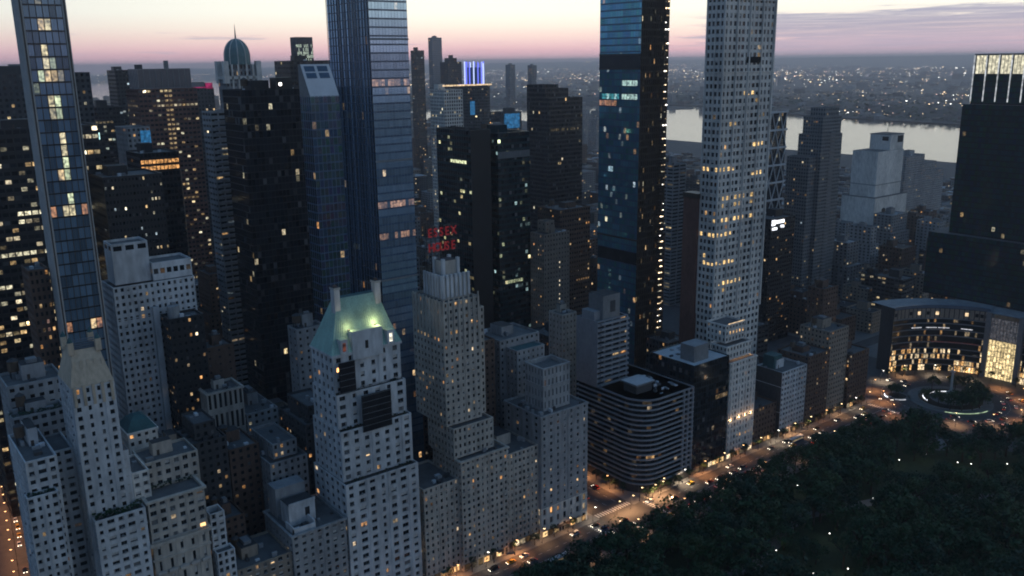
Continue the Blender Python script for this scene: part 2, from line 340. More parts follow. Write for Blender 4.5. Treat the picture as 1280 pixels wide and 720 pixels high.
def fac(B, p0, p1, z0, z1, st, nx=None, nz=None, indiv=False, part='wall', lit=None):
    """a facade from p0 to p1 (outside on the right hand): piers, spandrels, reveals and set-back panes"""
    W = B.part(part); G = B.part('windows'); rng = B.rng
    dx, dy = p1[0] - p0[0], p1[1] - p0[1]; L = math.hypot(dx, dy); d = (dx / L, dy / L); n = (d[1], -d[0])
    mx, mz = st['mx'], st['mz']; Li = L - 2 * mx; H = z1 - z0 - mz
    nx = nx or max(1, round(Li / st['cw'])); nz = nz or max(1, round(H / st['ch']))
    cw, ch = Li / nx, H / nz; ww, wh = cw * st['ww'], ch * st['wh']; rec = st['rec']; w, sp = st['w'], st['sp']
    def P(s, z, k=0.0): return (p0[0] + d[0] * s - n[0] * k, p0[1] + d[1] * s - n[1] * k, z)
    def Q(a, b, c, e, m, mb=W, k=0.0): mb.face([P(a, c, k), P(b, c, k), P(b, e, k), P(a, e, k)], m)
    lit = lit if lit is not None else litpat(nx, nz, rng, st['p'], st['rowp'], st['pal'], st['gain'])
    pat = [1.0] * nx
    if indiv and nx >= 3:                                          # bays differ: wide living-room windows, narrow bath windows
        half_ = [rng.choice([1.0, 1.0, 1.18, .62, .8]) for _ in range((nx + 1) // 2)]; pat = [half_[min(i, nx - 1 - i)] for i in range(nx)]
    wws = [min(cw * .92, ww * p_) for p_ in pat]
    xs = [mx + cw * i + (cw - wws[i]) / 2 for i in range(nx)]
    prev = 0.0
    for x, w_ in zip(xs, wws): Q(prev, x, z0, z1, w); prev = x + w_
    Q(prev, L, z0, z1, w)
    zs = [z0 + ch * j + ch * st['sill'] for j in range(nz)]
    rot = math.atan2(d[1], d[0]); tf = st['tf']
    for i, x in enumerate(xs):
        pz = z0; ww = wws[i]; b = x + ww
        for j, z in enumerate(zs):
            if z > pz: Q(x, b, pz, z, sp)
            e = z + wh; pz = e
            if st['revl']:
                W.face([P(x, z), P(b, z), P(b, z, rec), P(x, z, rec)], w); W.face([P(x, e, rec), P(b, e, rec), P(b, e), P(x, e)], w)
                W.face([P(x, z), P(x, z, rec), P(x, e, rec), P(x, e)], w); W.face([P(b, z, rec), P(b, z), P(b, e), P(b, e, rec)], w)
            cl = lit.get((i, j))
            if indiv: B.wins.append((P(x + ww / 2, z + wh / 2, rec - .01), rot, ww, wh, cl or (0, 0, 0)))
            else: G.face([P(x, z, rec), P(b, z, rec), P(b, e, rec), P(x, e, rec)], st['glass'], cl, tf(i, j, rng) if tf else tint(rng))
        if z1 > pz: Q(x, b, pz, z1, sp)

def roof_deck(B, poly, z, m='roof_gravel', par=1.0, wall='concrete', th=.45):
    """deck sunk behind a parapet with a coping of its own thickness"""
    R_ = B.new('roof'); n = len(poly); cx = sum(p[0] for p in poly) / n; cy_ = sum(p[1] for p in poly) / n
    inner = []
    for i in range(n):
        a, b, c = Vector(poly[i - 1]), Vector(poly[i]), Vector(poly[(i + 1) % n])
        d1 = (b - a).normalized(); d2 = (c - b).normalized(); n1 = Vector((-d1.y, d1.x)); n2 = Vector((-d2.y, d2.x))
        k = n1 + n2; k = k / max(.3, k.dot(n1)) if k.length > 1e-6 else n1
        inner.append(tuple(b + k * th))
    for i in range(n):
        j = (i + 1) % n
        R_.face([(*poly[i], z), (*poly[j], z), (*inner[j], z), (*inner[i], z)], wall)
        R_.face([(*inner[j], z), (*inner[j], z - par), (*inner[i], z - par), (*inner[i], z)], wall)
    R_.face([(*p, z - par) for p in inner], m)

def tank(B, u, v, z, r=1.8, h=3.6):
    m = B.new('water_tank')
    for a in (-1, 1):
        for b in (-1, 1): m.beam((u + a * r * .6, v + b * r * .6, z), (u + a * r * .6, v + b * r * .6, z + 2.6), .12, 'black_metal')
    m.cyl(u, v, z + 2.6, z + 2.6 + h, r, 'wood', n=12); m.cyl(u, v, z + 2.6 + h, z + 3.8 + h, r * 1.06, 'dark_stone', r1=.1, n=12)

def roofkit(B, rect, z, n=5, bulk=True, tnk=None, m='concrete'):
    u0, u1, v0, v1 = rect; r = B.rng; W_, D_ = u1 - u0, v1 - v0
    if W_ < 4 or D_ < 4: return
    if bulk:
        a = r.uniform(.25, .45) * W_; b = r.uniform(.25, .45) * D_; x = u0 + r.uniform(.15, .85 - a / W_) * W_; y = v0 + r.uniform(.3, .9 - b / D_) * D_; hh = r.uniform(2.8, 6)
        k = B.new('bulkhead'); k.box(x, x + a, y, y + b, z - 1, z + hh, m, top='roof_tar'); k.box(x + a * .2, x + a * .2 + 1.0, y - .04, y, z - 1, z + 1.1, 'bronze_metal')
        if r.random() < .5: k.box(x + a * .3, x + a * .75, y + b * .2, y + b * .7, z + hh, z + hh + r.uniform(.8, 2), 'grey_metal')
        if tnk if tnk is not None else r.random() < .35: tank(B, u0 + .25 * W_, v0 + .7 * D_, z - 1, r.uniform(1.5, 2.2), r.uniform(3, 4))
    k = B.part('roof_units')
    for _ in range(n):
        a, b, hh = r.uniform(.8, 2.6), r.uniform(.8, 2.2), r.uniform(.6, 1.9)
        x = r.uniform(u0 + 1, max(u0 + 1.1, u1 - 1 - a)); y = r.uniform(v0 + 1, max(v0 + 1.1, v1 - 1 - b))
        k.box(x, x + a, y, y + b, z - 1, z - 1 + hh, r.choice(['grey_metal', 'white_metal', 'roof_silver', 'dark_stone']))

def rc(u0, u1, v0, v1): return [(u0, v0), (u1, v0), (u1, v1), (u0, v1)]
def block(B, rect, z0, z1, st, faces='NE', indiv='', deck=True, par=1.0, part='wall', nx={}, nz=None, lit={}, kit=0, cornice=0.0, tnk=None, bulk=True):
    u0, u1, v0, v1 = rect; po = rc(*rect)
    for k, i in zip('NWSE', range(4)):
        a, b = po[i], po[(i + 1) % 4]
        if k in faces: fac(B, a, b, z0, z1, st, nx.get(k), nz, k in indiv, part, lit.get(k))
        else: B.part(part).face([(*a, z0), (*b, z0), (*b, z1), (*a, z1)], st['back'])
    if deck: roof_deck(B, po, z1, st['roof'], par, st['w'])
    if cornice:
        c = B.part('cornice'); e = cornice
        ring(c, rect, e, z1 - .9, z1 - .1, st['w'])
    if indiv:
        rib = B.part('ribs'); np_ = B.rng.choice((2, 3, 4)); nn_ = nx.get('N') or max(1, round((u1 - u0) / st['cw']))
        for i_ in range(0, nn_ + 1, np_): uu = u0 + (u1 - u0) * i_ / nn_; rib.box(max(u0 + .05, uu - .22), min(u1 - .05, uu + .22), v0 - .2, v0 - .002, z0, z1 - .2, st['w'])
        k_ = 0; zz = z0 + st['ch'] * 5
        while zz < z1 - 4: ring(B.part('cornice'), rect, .14, zz, zz + .32, st['w'], t=.01); zz += st['ch'] * B.rng.choice((3, 5, 8))
    if kit: roofkit(B, rect, z1, kit, bulk=bulk, tnk=tnk, m=st['w'])
def ring(m, rect, e, z0, z1, mt, t=.02):
    """a moulding that runs round a rectangle, standing e proud of it"""
    u0, u1, v0, v1 = rect
    o = rc(u0 - e, u1 + e, v0 - e, v1 + e); i = rc(u0 + t, u1 - t, v0 + t, v1 - t)
    for a in range(4):
        b = (a + 1) % 4
        m.face([(*o[a], z0), (*o[b], z0), (*o[b], z1), (*o[a], z1)], mt)
        m.face([(*o[a], z1), (*o[b], z1), (*i[b], z1), (*i[a], z1)], mt); m.face([(*i[a], z0), (*i[b], z0), (*o[b], z0), (*o[a], z0)], mt)

# ------------------------------------------------------------------ ground, streets, river, far shore
RNG = random.Random(11)
m = MB(); m.face([(-9000, -9000, 0), (2000, -9000, 0), (2000, 1400, 0), (2080, 4000, 0), (1500, 7600, 0), (-9000, 9000, 0)], 'asphalt')
single('ground', m, 'dark asphalt ground of the city', kind='structure')
m = MB(); m.face([(1300, -12000, -1.5), (60000, -12000, -1.5), (60000, 60000, -1.5), (-20000, 60000, -1.5), (-20000, 6000, -1.5), (1300, 6000, -1.5)], 'water') if False else None
wm = bpy.data.materials.new('river_water'); wm.use_nodes = True; MATS['river_water'] = wm
b = wm.node_tree.nodes['Principled BSDF']; b.inputs['Base Color'].default_value = (.02, .03, .035, 1); b.inputs['Roughness'].default_value = .06; b.inputs['IOR'].default_value = 1.33
g_ = wm.node_tree.nodes.new('ShaderNodeNewGeometry'); n_ = wm.node_tree.nodes.new('ShaderNodeTexNoise'); n_.inputs['Scale'].default_value = .03; n_.inputs['Detail'].default_value = 6
bp_ = wm.node_tree.nodes.new('ShaderNodeBump'); bp_.inputs['Strength'].default_value = .10; bp_.inputs['Distance'].default_value = 1.0
wm.node_tree.links.new(g_.outputs['Position'], n_.inputs['Vector']); wm.node_tree.links.new(n_.outputs['Fac'], bp_.inputs['Height']); wm.node_tree.links.new(bp_.outputs[0], b.inputs['Normal'])
m = MB(); m.face([(1000, -14000, -2), (40000, -14000, -2), (40000, 45000, -2), (-14000, 45000, -2), (-14000, 5000, -2), (1000, 5000, -2)], 'river_water')
single('river', m, 'wide pale river reflecting the evening sky', kind='structure')

def shore(v):                                                     # far bank of the river
    f = min(1, max(0, (v - 3380) / 900)); f = f * f * (3 - 2 * f)
    return 3160 + (v - 1500) * .21 - 1250 * f * max(0, 1 - max(0, v - 6500) / 2500) + 60 * math.sin(v / 420.0) + (90 if 2900 < v < 3150 else 0)
def hash2(a, b): x = math.sin(a * 127.1 + b * 311.7) * 43758.5; return x - math.floor(x)
def vnoise(x, y):
    xi, yi = math.floor(x), math.floor(y); fx, fy = x - xi, y - yi; fx = fx * fx * (3 - 2 * fx); fy = fy * fy * (3 - 2 * fy)
    return (hash2(xi, yi) * (1 - fx) + hash2(xi + 1, yi) * fx) * (1 - fy) + (hash2(xi, yi + 1) * (1 - fx) + hash2(xi + 1, yi + 1) * fx) * fy
def land_z(s, v):                                                 # s: metres inland from the far bank
    pal = 26 * min(1, max(0, (s - 160) / 160)) * max(0, 1 - max(0, s - 900) / 1300)      # wooded bluff, then down to the meadows
    th = math.atan2(v, s + 3000)
    hill = min(1, max(0, (math.hypot(s, v) - 17000) / 7000)) * (300 - 135 * th + 45 * (vnoise(v / 4200 + 3, s / 9000) - .5) + 14 * vnoise(v / 900, s / 2000))
    return 1.5 + pal * (.7 + .6 * vnoise(v / 300, s / 300)) + hill
m = MB()
ss = [0, 60, 170, 330, 600, 900, 1400, 2200, 3500, 5500, 8000, 11000, 14000, 17000, 19500, 22000, 24500, 27000]
vs = [-6000 + 450 * i for i in range(78)]
for i in range(len(ss) - 1):
    for j in range(len(vs) - 1):
        q4 = [(ss[a], vs[c]) for a, c in ((i, j), (i + 1, j), (i + 1, j + 1), (i, j + 1))]
        if 9200 < vs[j] < 14500 and ss[i] < 2600: continue         # the open bay
        m.face([(shore(c) + a, c, land_z(a, c)) for a, c in q4], 'land' if ss[i] < 14000 else 'hill')
single('far_terrain', m, 'low land and hills across the river', kind='structure')
m = MB()
for pl_, z in ((((11701, 7076), (12545, 5939), (10787, 5103), (10102, 6106)), 4), (((10898, 7361), (11781, 7436), (10971, 6923), (10181, 6876)), 4), (((10120, 14480), (11378, 13771), (10034, 12145), (8634, 12356)), 14)):
    m.face([(*p, z) for p in pl_], 'river_water')
single('distant_water', m, 'thin bright strips of water beyond the far towns', kind='structure')

# park lawn, street beds, kerbed pavements
m = MB(); m.face([(-700, -900, .06), (540, -900, .06), (540, 200, .06), (500, 276, .06), (-700, 276, .06)], 'grass')
single('lawn', m, 'dark grass of the park under the trees', kind='structure')
PATH = [(225, 262), (262, 236), (318, 225), (372, 240), (430, 220), (480, 180), (520, 150)]
m = MB()
for a, b_ in zip(PATH[:-1], PATH[1:]):
    d = (Vector(b_) - Vector(a)).normalized(); n2 = Vector((-d.y, d.x)) * 3.2
    m.face([(*(Vector(a) - n2), .075), (*(Vector(b_) - n2), .075), (*(Vector(b_) + n2), .075), (*(Vector(a) + n2), .075)], 'paving')
for (u, v, r) in ((515, 238, 11),):
    m.face([(u + r * math.cos(t * .5236), v + r * .6 * math.sin(t * .5236), .085) for t in range(12)], 'paving')
single('path', m, 'pale paved park paths between the trees', kind='structure')

def slab(name, poly, z, me, label):
    k = MB(); k.prism(poly, 0.0, z, me, top=me)
    return single(name, k, label, kind='structure')
BU = [(39, 288), (321, 548), (640, 838), (868, 1112), (1142, 1386), (1416, 1690)]
BV = [(303, 371), (383, 451), (473, 541), (553, 620), (632, 699), (711, 778), (790, 857), (869, 936)]
k = MB()
for (a, b_) in BU:
    for (c, d) in BV:
        if a == 39 and c > 340: a = 84
        c0 = c if not (a > 600 and c < 340) else 345
        k.prism(rc(a - 4, b_ + 4, c0, d), 0.0, .14, 'kerb', top='paving')
single('pavement', k, 'kerbed pavements round the street blocks', kind='structure')
k = MB(); k.box(-200, 498, 271, 279, 0, .14, 'kerb', top='paving'); single('park_pavement', k, 'pavement along the park wall', kind='structure')
k = MB()
for i in range(120):
    u = -40 + i * 5.2
    if 286 < u < 324 or u > 545: continue
    for v in (285.2, 291.0, 296.8): k.face([(u, v - .09, .008), (u + (5.0 if v == 291.0 else 2.2), v - .09, .008), (u + (5.0 if v == 291.0 else 2.2), v + .09, .008), (u, v + .09, .008)], 'paint_white')
for u0 in (282.5, 322.5, 541):                                    # zebra crossings
    for i in range(14): v = 280.4 + i * 1.6; k.face([(u0, v, .012), (u0 + 3.4, v, .012), (u0 + 3.4, v + .8, .012), (u0, v + .8, .012)], 'paint_white')
for i in range(16): u = 291 + i * 1.75; k.face([(u, 304.5, .012), (u + .9, 304.5, .012), (u + .9, 308, .012), (u, 308, .012)], 'paint_white')
for i in range(30):
    for u in (298.5, 305.2, 311.9): v = 312 + i * 6; k.face([(u - .1, v, .008), (u + .1, v, .008), (u + .1, v + 3, .008), (u - .1, v + 3, .008)], 'paint_white')
for rr in (36.5, 43.5):
    for i in range(60):
        a0, a1 = i * math.tau / 60, (i + .5) * math.tau / 60
        k.face([(592 + rr * math.cos(a0), 271 + rr * math.sin(a0), .01), (592 + (rr + .2) * math.cos(a0), 271 + (rr + .2) * math.sin(a0), .01), (592 + (rr + .2) * math.cos(a1), 271 + (rr + .2) * math.sin(a1), .01), (592 + rr * math.cos(a1), 271 + rr * math.sin(a1), .01)], 'paint_white')
single('road_markings', k, 'white lane lines and zebra crossings on the asphalt', kind='structure')
# low stone wall of the park
B = Bld('park_wall', 'low grey stone wall running between the street pavement and the park trees', (300, 271), 'wall')
w = B.part('wall')
for i in range(66):
    u = -190 + i * 10.4
    if 300 < u < 320 or u > 492: continue
    w.box(u, u + 10.4, 270.5, 270.95, 0, 1.15, 'stone_pale'); B.part('coping').box(u, u + 10.4, 270.4, 271.05, 1.15, 1.3, 'concrete')
B.done()

# ------------------------------------------------------------------ buildings along the park, east to west
L_ = 'limestone'
def st_lime(**k): d = dict(w=L_, cw=2.9, ch=3.25, ww=.5, wh=.5, rec=.35, p=.03, gain=.35); d.update(k); return style(**d)

# 100-block corner: white stepped apartment house with a narrow court
B = Bld('apartment_house', 'white stepped apartment house at the avenue corner beside the gold-topped tower', (44, 307))
s = st_lime(w='white_brick', cw=2.35, ch=3.1, ww=.62, wh=.48, p=.02)
block(B, (39, 48.4, 307, 311), 0, 93.5, s, faces='NEW', indiv='N', nx={'N': 4, 'E': 1, 'W': 1})
block(B, (40.6, 50.2, 311, 340), 0, 104.4, s, faces='NEW', indiv='NE', nx={'N': 3}, kit=10, tnk=True)
block(B, (50.2, 57.3, 322, 345), 0, 101.3, s, faces='NW', indiv='N', nx={'N': 2}, deck=True)
block(B, (42.6, 60, 340, 350), 90, 110, style('grey_brick', 3, 3.4, .6, .45, p=.02), kit=4, tnk=True)
block(B, (43.8, 62.5, 350, 368), 80, 118.6, style('grey_brick', 3.4, 3.6, .5, .4, p=.03), kit=5)
pl = B.part('planting'); rr = random.Random(3)
for i in range(60):
    u = rr.uniform(42.8, 59.5); v = rr.uniform(340.6, 343); z = 110 + rr.uniform(-.9, .6); e = rr.uniform(.3, .7); pl.face([(u - e, v - e, z), (u + e, v - e * .3, z + e), (u + e, v + e, z + e * .3), (u - e, v + e * .4, z + e)], 'leaf_c')
for i in range(50):
    u = rr.uniform(39.4, 48); v = rr.uniform(308, 310.8); z = 93.4 + rr.uniform(-.9, .5); e = rr.uniform(.25, .6); pl.face([(u - e, v - e, z), (u + e, v - e * .3, z + e), (u + e, v + e, z + e * .3), (u - e, v + e * .4, z + e)], 'leaf_c')
B.done()

B = Bld('gold_topped_tower', 'pale tower with a sloped gold stone crown and twin corner pinnacles', (64, 316), 'tower')
s = st_lime(w='white_brick', cw=3.3, ch=3.15, ww=.36, wh=.52, p=.03)
block(B, (57.2, 70.8, 311, 330), 0, 125.6, s, faces='NEW', indiv='NE', nx={'N': 4}, deck=False)
cr = B.part('crown')
b0 = rc(57.2, 70.8, 311, 330); b1 = rc(59.0, 69.0, 314, 327); b2 = rc(59.8, 68.4, 316, 325)
cr.frustum(b0, 125.6, b1, 133.5, 'gold_stone'); cr.frustum(b1, 133.5, b2, 137.2, 'gold_stone', top='roof_tar')
rb = B.part('ribs')
for i in range(5):
    u = 58.2 + i * 2.9; w_ = .45
    rb.face([(u - w_, 310.9, 121), (u + w_, 310.9, 121), (59.6 + i * 2.2 + w_, 313.7, 134), (59.6 + i * 2.2 - w_, 313.7, 134)], 'gold_stone')
    rb.box(u - w_, u + w_, 310.55, 311, 119, 126.2, 'gold_stone')
for (u, v) in ((59.6, 315.6), (68.2, 315.6), (59.6, 325), (68.2, 325)):
    k = B.new('pinnacle'); k.box(u - .9, u + .9, v - .9, v + .9, 136, 140.2, 'gold_stone'); k.cyl(u, v, 140.2, 142, 1.0, 'copper_teal', r1=.15, n=8)
lv = B.part('louvres')
for i in range(5): lv.box(60.6, 67.2, 315.9, 316.1, 137.4 + i * .75, 137.75 + i * .75, 'blue_metal')
B.part('shoulder').box(64.6, 73, 313, 322, 0, 99, 'white_brick', top='roof_gravel')
fac(B, (64.6, 312.98), (73, 312.98), 82, 98, st_lime(w='white_brick', cw=2.8, ch=3.1, p=.02), indiv=True, part='shoulder')
B.done()

B = Bld('terraced_house', 'white apartment house with a planted roof terrace in front of the gold-topped tower', (65, 310))
s = st_lime(w='white_brick', cw=3.6, ch=3.15, ww=.6, wh=.46, p=.03)
block(B, (58.1, 74.8, 307, 312.9), 0, 78.6, s, faces='NEW', indiv='N', nx={'N': 5}, kit=0)
s2 = st_lime(w='limestone', cw=3.1, ch=3.2, ww=.6, wh=.45, p=.04)
block(B, (73.1, 79, 313.2, 330), 60, 89.6, s2, faces='NEW', indiv='N', kit=2, bulk=False)
pl = B.part('planting')
for i in range(170):
    u = rr.uniform(58.6, 74.2); v = rr.uniform(307.5, 312.4); z = 78.6 + rr.uniform(-.9, 1.2); e = rr.uniform(.25, .7); pl.face([(u - e, v - e, z), (u + e, v - e * .3, z + e), (u + e, v + e, z + e * .3), (u - e, v + e * .4, z + e)], rr.choice(['leaf_a', 'leaf_b', 'leaf_c']))
B.done()

B = Bld('ornate_apartment_house', 'ornate grey apartment house with tall two-storey studio windows and carved balconies', (86, 312))
s = st_lime(w='sandstone', cw=4.0, ch=6.0, ww=.42, wh=.6, p=.06, gain=.6)
block(B, (75.7, 95.8, 307, 319), 0, 63, s, faces='NEW', indiv='N', nx={'N': 5}, deck=False)
s2 = st_lime(w='sandstone', cw=3.3, ch=3.6, ww=.55, wh=.5, p=.03)
block(B, (75.7, 95.8, 307.3, 319), 63, 80, s2, faces='NEW', indiv='N', nx={'N': 6}, cornice=.7)
block(B, (79.2, 98.6, 319.2, 334), 0, 89.3, s2, faces='NEW', indiv='N', kit=5)
k = B.part('cornice'); ring(k, (75.7, 95.8, 307, 319), .9, 62.4, 63.6, 'sandstone'); ring(k, (75.7, 95.8, 307, 319), .5, 56.6, 57.2, 'sandstone')
k = B.part('railings')
for i in range(40): u = 75.5 + i * .52; k.box(u, u + .12, 306.25, 306.35, 63.6, 64.6, 'stone_pale')
k.box(75.3, 96.2, 306.2, 306.4, 64.6, 64.8, 'stone_pale')
for i in range(5):
    u = 77.7 + i * 4.0; kk = B.new('balcony'); kk.box(u - 1.5, u + 1.5, 306.0, 307, 50.8, 51.4, 'sandstone'); kk.box(u - 1.5, u + 1.5, 305.95, 306.1, 51.4, 52.3, 'stone_pale')
for i in range(46):
    u = 77 + rr.random() * 18; z = 80 + rr.uniform(-.8, .8); e = .5; B.part('planting').face([(u - e, 317, z), (u + e, 317.3, z + e), (u + e, 318, z + e * .3), (u - e, 317.7, z + e)], 'leaf_c')
B.done()

B = Bld('narrow_apartment_house', 'narrow white apartment house stepping down beside the ornate grey one', (101, 312))
s = st_lime(w='white_brick', cw=2.3, ch=3.1, ww=.6, wh=.6, p=.01)
block(B, (97.9, 104.8, 307, 312), 0, 51.5, s, faces='NEW', indiv='N', nx={'N': 3})
block(B, (98.3, 103.9, 312, 318.8), 0, 65.4, s, faces='NEW', indiv='N', nx={'N': 2}, par=2.4)
B.done()

B = Bld('brown_walk_up', 'low brown apartment house with many lit windows between two white neighbours', (116, 312))
block(B, (105.2, 127.4, 308, 330), 0, 41, style('tan_brick', 3.2, 3.2, .45, .5, .35, p=.22, gain=.5), faces='NEW', indiv='N', kit=6)
block(B, (107, 118, 330, 345), 0, 52, style('brown_brick', 3, 3.3, .45, .45, p=.08), kit=4, tnk=True)
B.done()
B = Bld('penthouse_hotel', 'grey hotel block with a boxy white penthouse and walled roof terraces', (140, 318))
s = st_lime(w='grey_brick', cw=3.4, ch=3.3, ww=.42, wh=.5, p=.03)
block(B, (127.7, 151.4, 307, 334), 0, 48, s, faces='NEW', indiv='N', nx={'N': 7}, kit=16, bulk=False, cornice=.5)
k = B.new('penthouse'); k.box(131, 142.5, 316, 324, 47, 56, 'white_brick', top='roof_tar'); k.box(138, 140, 315.95, 316, 50, 53.5, 'black_metal')
k.box(131, 142.5, 315.6, 316, 55.9, 57.0, 'white_brick'); k = B.new('penthouse'); k.box(130, 143, 326, 333.4, 47, 60, 'grey_brick', top='roof_silver')
B.part('terrace_wall').box(129.2, 129.7, 309, 316, 47, 50.2, 'white_brick'); B.part('terrace_wall').box(129.2, 139, 309, 309.5, 47, 49.4, 'white_brick'); B.part('terrace_wall').box(138.6, 139.1, 309.5, 315.5, 47, 50.4, 'white_brick')
B.done()

# the tall white hotel with the copper roof
B = Bld('copper_roof_tower', 'white tower under a steep green copper roof with two tall chimneys', (170, 320), 'tower')
s = style('white_brick', 5.0, 3.7, .5, .52, .4, p=.045, gain=.4)
block(B, (152.3, 187.2, 307, 336), 0, 62, s, faces='NEW', indiv='N', nx={'N': 7, 'E': 6})
s1 = style('white_brick', 5.0, 3.7, .42, .5, .4, p=.03, gain=.4)
block(B, (153.0, 186.6, 310, 335), 62, 84, s1, faces='NEW', indiv='N', nx={'N': 7, 'E': 6})
block(B, (153.4, 186.0, 312.5, 334), 84, 99, s1, faces='NEW', indiv='N', nx={'N': 6, 'E': 5})
block(B, (153.6, 185.0, 314, 333), 99, 115, s1, faces='NEW', indiv='N', nx={'N': 6, 'E': 5}, deck=False)
ring(B.part('cornice'), (153.6, 185, 314, 333), .6, 114.6, 115.6, 'white_brick')
k = B.part('roof'); e0 = rc(153.2, 185.4, 313.6, 333.4); e1 = rc(156.5, 182.6, 317.2, 330.5); e2 = rc(161.2, 179.4, 322, 326)
k.frustum(e0, 115.6, e1, 123.5, 'copper'); k.frustum(e1, 123.5, e2, 136.4, 'copper', top='copper_teal')
rb = B.part('ribs')
for i in range(27):                                                # standing seams of the copper
    f = i / 26.0; a = (153.2 + f * 32.2, 313.55, 115.7); b_ = (156.5 + f * 26.1, 317.15, 123.6); c = (161.2 + f * 18.2, 321.95, 136.4)
    rb.beam(a, b_, .09, 'copper'); rb.beam(b_, c, .08, 'copper')
for u in (160.4, 179.2):
    k = B.new('chimney'); k.box(u - 1.25, u + 1.25, 320.2, 323.4, 118, 140.6, 'white_brick'); k.box(u - 1.5, u + 1.5, 319.9, 323.7, 140.6, 141.5, 'stone_pale', top='roof_tar'); k.box(u - .5, u + .5, 321, 322.6, 141.5, 142.3, 'brown_brick')
k = B.new('gable'); k.box(162.4, 176.4, 313.2, 317.6, 112, 124.0, 'white_brick', top='copper'); k.box(168.2, 169.6, 313.14, 313.2, 116, 119.4, 'black_metal')
for (u, li) in ((158.6, 0), (180.2, 1)):
    k = B.new('dormer'); k.box(u - 1.6, u + 1.6, 313.0, 317, 115.6, 121.6, 'white_brick', top='copper'); k.face([(u - .7, 312.96, 116.6), (u + .7, 312.96, 116.6), (u + .7, 312.96, 120.2), (u - .7, 312.96, 120.2)], 'glass', (.9, .85, .7) if li else (.10, .03, .02), (.02, .02, .02))
for (a, b_, z0, z1, v) in ((163.2, 176.8, 81.5, 97.5, 309.3), (155.2, 162.4, 99.6, 112.4, 312.0)):
    k = B.new('scaffold_net'); k.box(a, b_, v, v + .35, z0, z1, 'net', top='net', bottom=True)
    for z in np.arange(z0, z1, 2.6): k.box(a - .2, b_ + .2, v - .08, v - .001, z, z + .12, 'grey_metal')
kr = B.part('railings')
for (a, b_, v, z) in ((153, 187, 307.3, 62), (153.2, 186.4, 310.3, 84), (153.6, 185.8, 312.8, 99)):
    kr.box(a, b_, v, v + .08, z + .9, z + 1.0, 'black_metal')
    for i in range(int((b_ - a) / .8)): kr.box(a + i * .8, a + i * .8 + .06, v, v + .08, z, z + .9, 'black_metal')
pl = B.part('planting')
for i in range(160):
    u = rr.choice([rr.uniform(177, 185), rr.uniform(154, 163), rr.uniform(164, 176)]); v, z = rr.choice([(311.2, 84), (313.1, 99), (308.6, 62)]); z += rr.uniform(-.5, .9); e = rr.uniform(.3, .6)
    pl.face([(u - e, v - e, z), (u + e, v - e * .3, z + e), (u + e, v + e, z + e * .3), (u - e, v + e * .4, z + e)], 'leaf_c')
root = B.done()
for (u, pw) in ((162.6, 480), (174.8, 900)):
    fl = MB(); fl.box(-.35, .35, -.3, .3, 0, .4, 'black_metal', top='cove_warm'); o = link('floodlight', fl.mesh('floodlight'), None, (u, 316.0, 124.05)); tag(o, 'roof floodlight washing the green copper roof with pale light', 'floodlight', 'floodlights on the copper roof')
    ld = bpy.data.lights.new('floodlight_lamp', 'POINT'); ld.energy = pw; ld.color = (1.0, .80, .38); ld.shadow_soft_size = .25; lo = bpy.data.objects.new('bulb', ld); col.objects.link(lo); lo.parent = o; lo.location = (0, -.6, 1.7)

# the stepped sandstone hotel with the roof sign
B = Bld('stepped_hotel', 'stepped sandstone hotel tower with a castellated crown below the red roof sign', (220, 320), 'tower')
s = style('sandstone', 2.55, 3.25, .42, .5, .35, p=.06, gain=.45)
block(B, (190.5, 209.4, 309, 334), 0, 47, s, faces='NE', indiv='N', kit=12, bulk=False)
block(B, (209.5, 236, 307, 330), 0, 55.4, s, faces='NEW', indiv='N', cornice=.6, kit=12, bulk=False)
block(B, (236.1, 256.1, 309, 334), 0, 50, s, faces='NEW', indiv='N', kit=6)
block(B, (208.6, 231, 311, 332), 55.4, 70, s, faces='NEW', indiv='N')
block(B, (227.6, 232, 318, 336), 70, 121.5, s, faces='NW', nx={'N': 2})
s3 = style('sandstone', 2.6, 3.25, .42, .48, .35, p=.09, rowp=.05, gain=.5)
block(B, (207.7, 227.5, 315, 340), 70, 127.8, s3, faces='NEW', indiv='N', nx={'N': 7, 'E': 9})
for i in range(8): u = 208.2 + i * 2.63; B.part('ribs').box(u - .35, u + .35, 314.6, 315, 108, 128.6 + (1.4 if i % 2 else .2), 'sandstone')
for i in range(9): v = 316.2 + i * 2.8; B.part('ribs').box(207.3, 207.7, v - .35, v + .35, 112, 128.6, 'sandstone')
k = B.part('crown'); k.box(211.2, 225.6, 320, 334.5, 127, 137.0, 'sandstone', top='roof_tar'); k.box(215, 222.8, 324.6, 331.4, 137, 143.6, 'sandstone', top='roof_tar')
k = B.part('battlements')
for i in range(7):
    u = 211.6 + i * 2.27; k.box(u - .62, u + .62, 319.5, 320.6, 128, 138.4, 'white_brick'); v = 320.4 + i * 2.27; k.box(210.7, 211.6, v - .62, v + .62, 128, 138.4, 'white_brick')
for (u, v) in ((215, 324.6), (222.8, 324.6), (215, 331.4), (222.8, 331.4)): k.box(u - .7, u + .7, v - .7, v + .7, 137, 144.6, 'white_brick')
B.done()

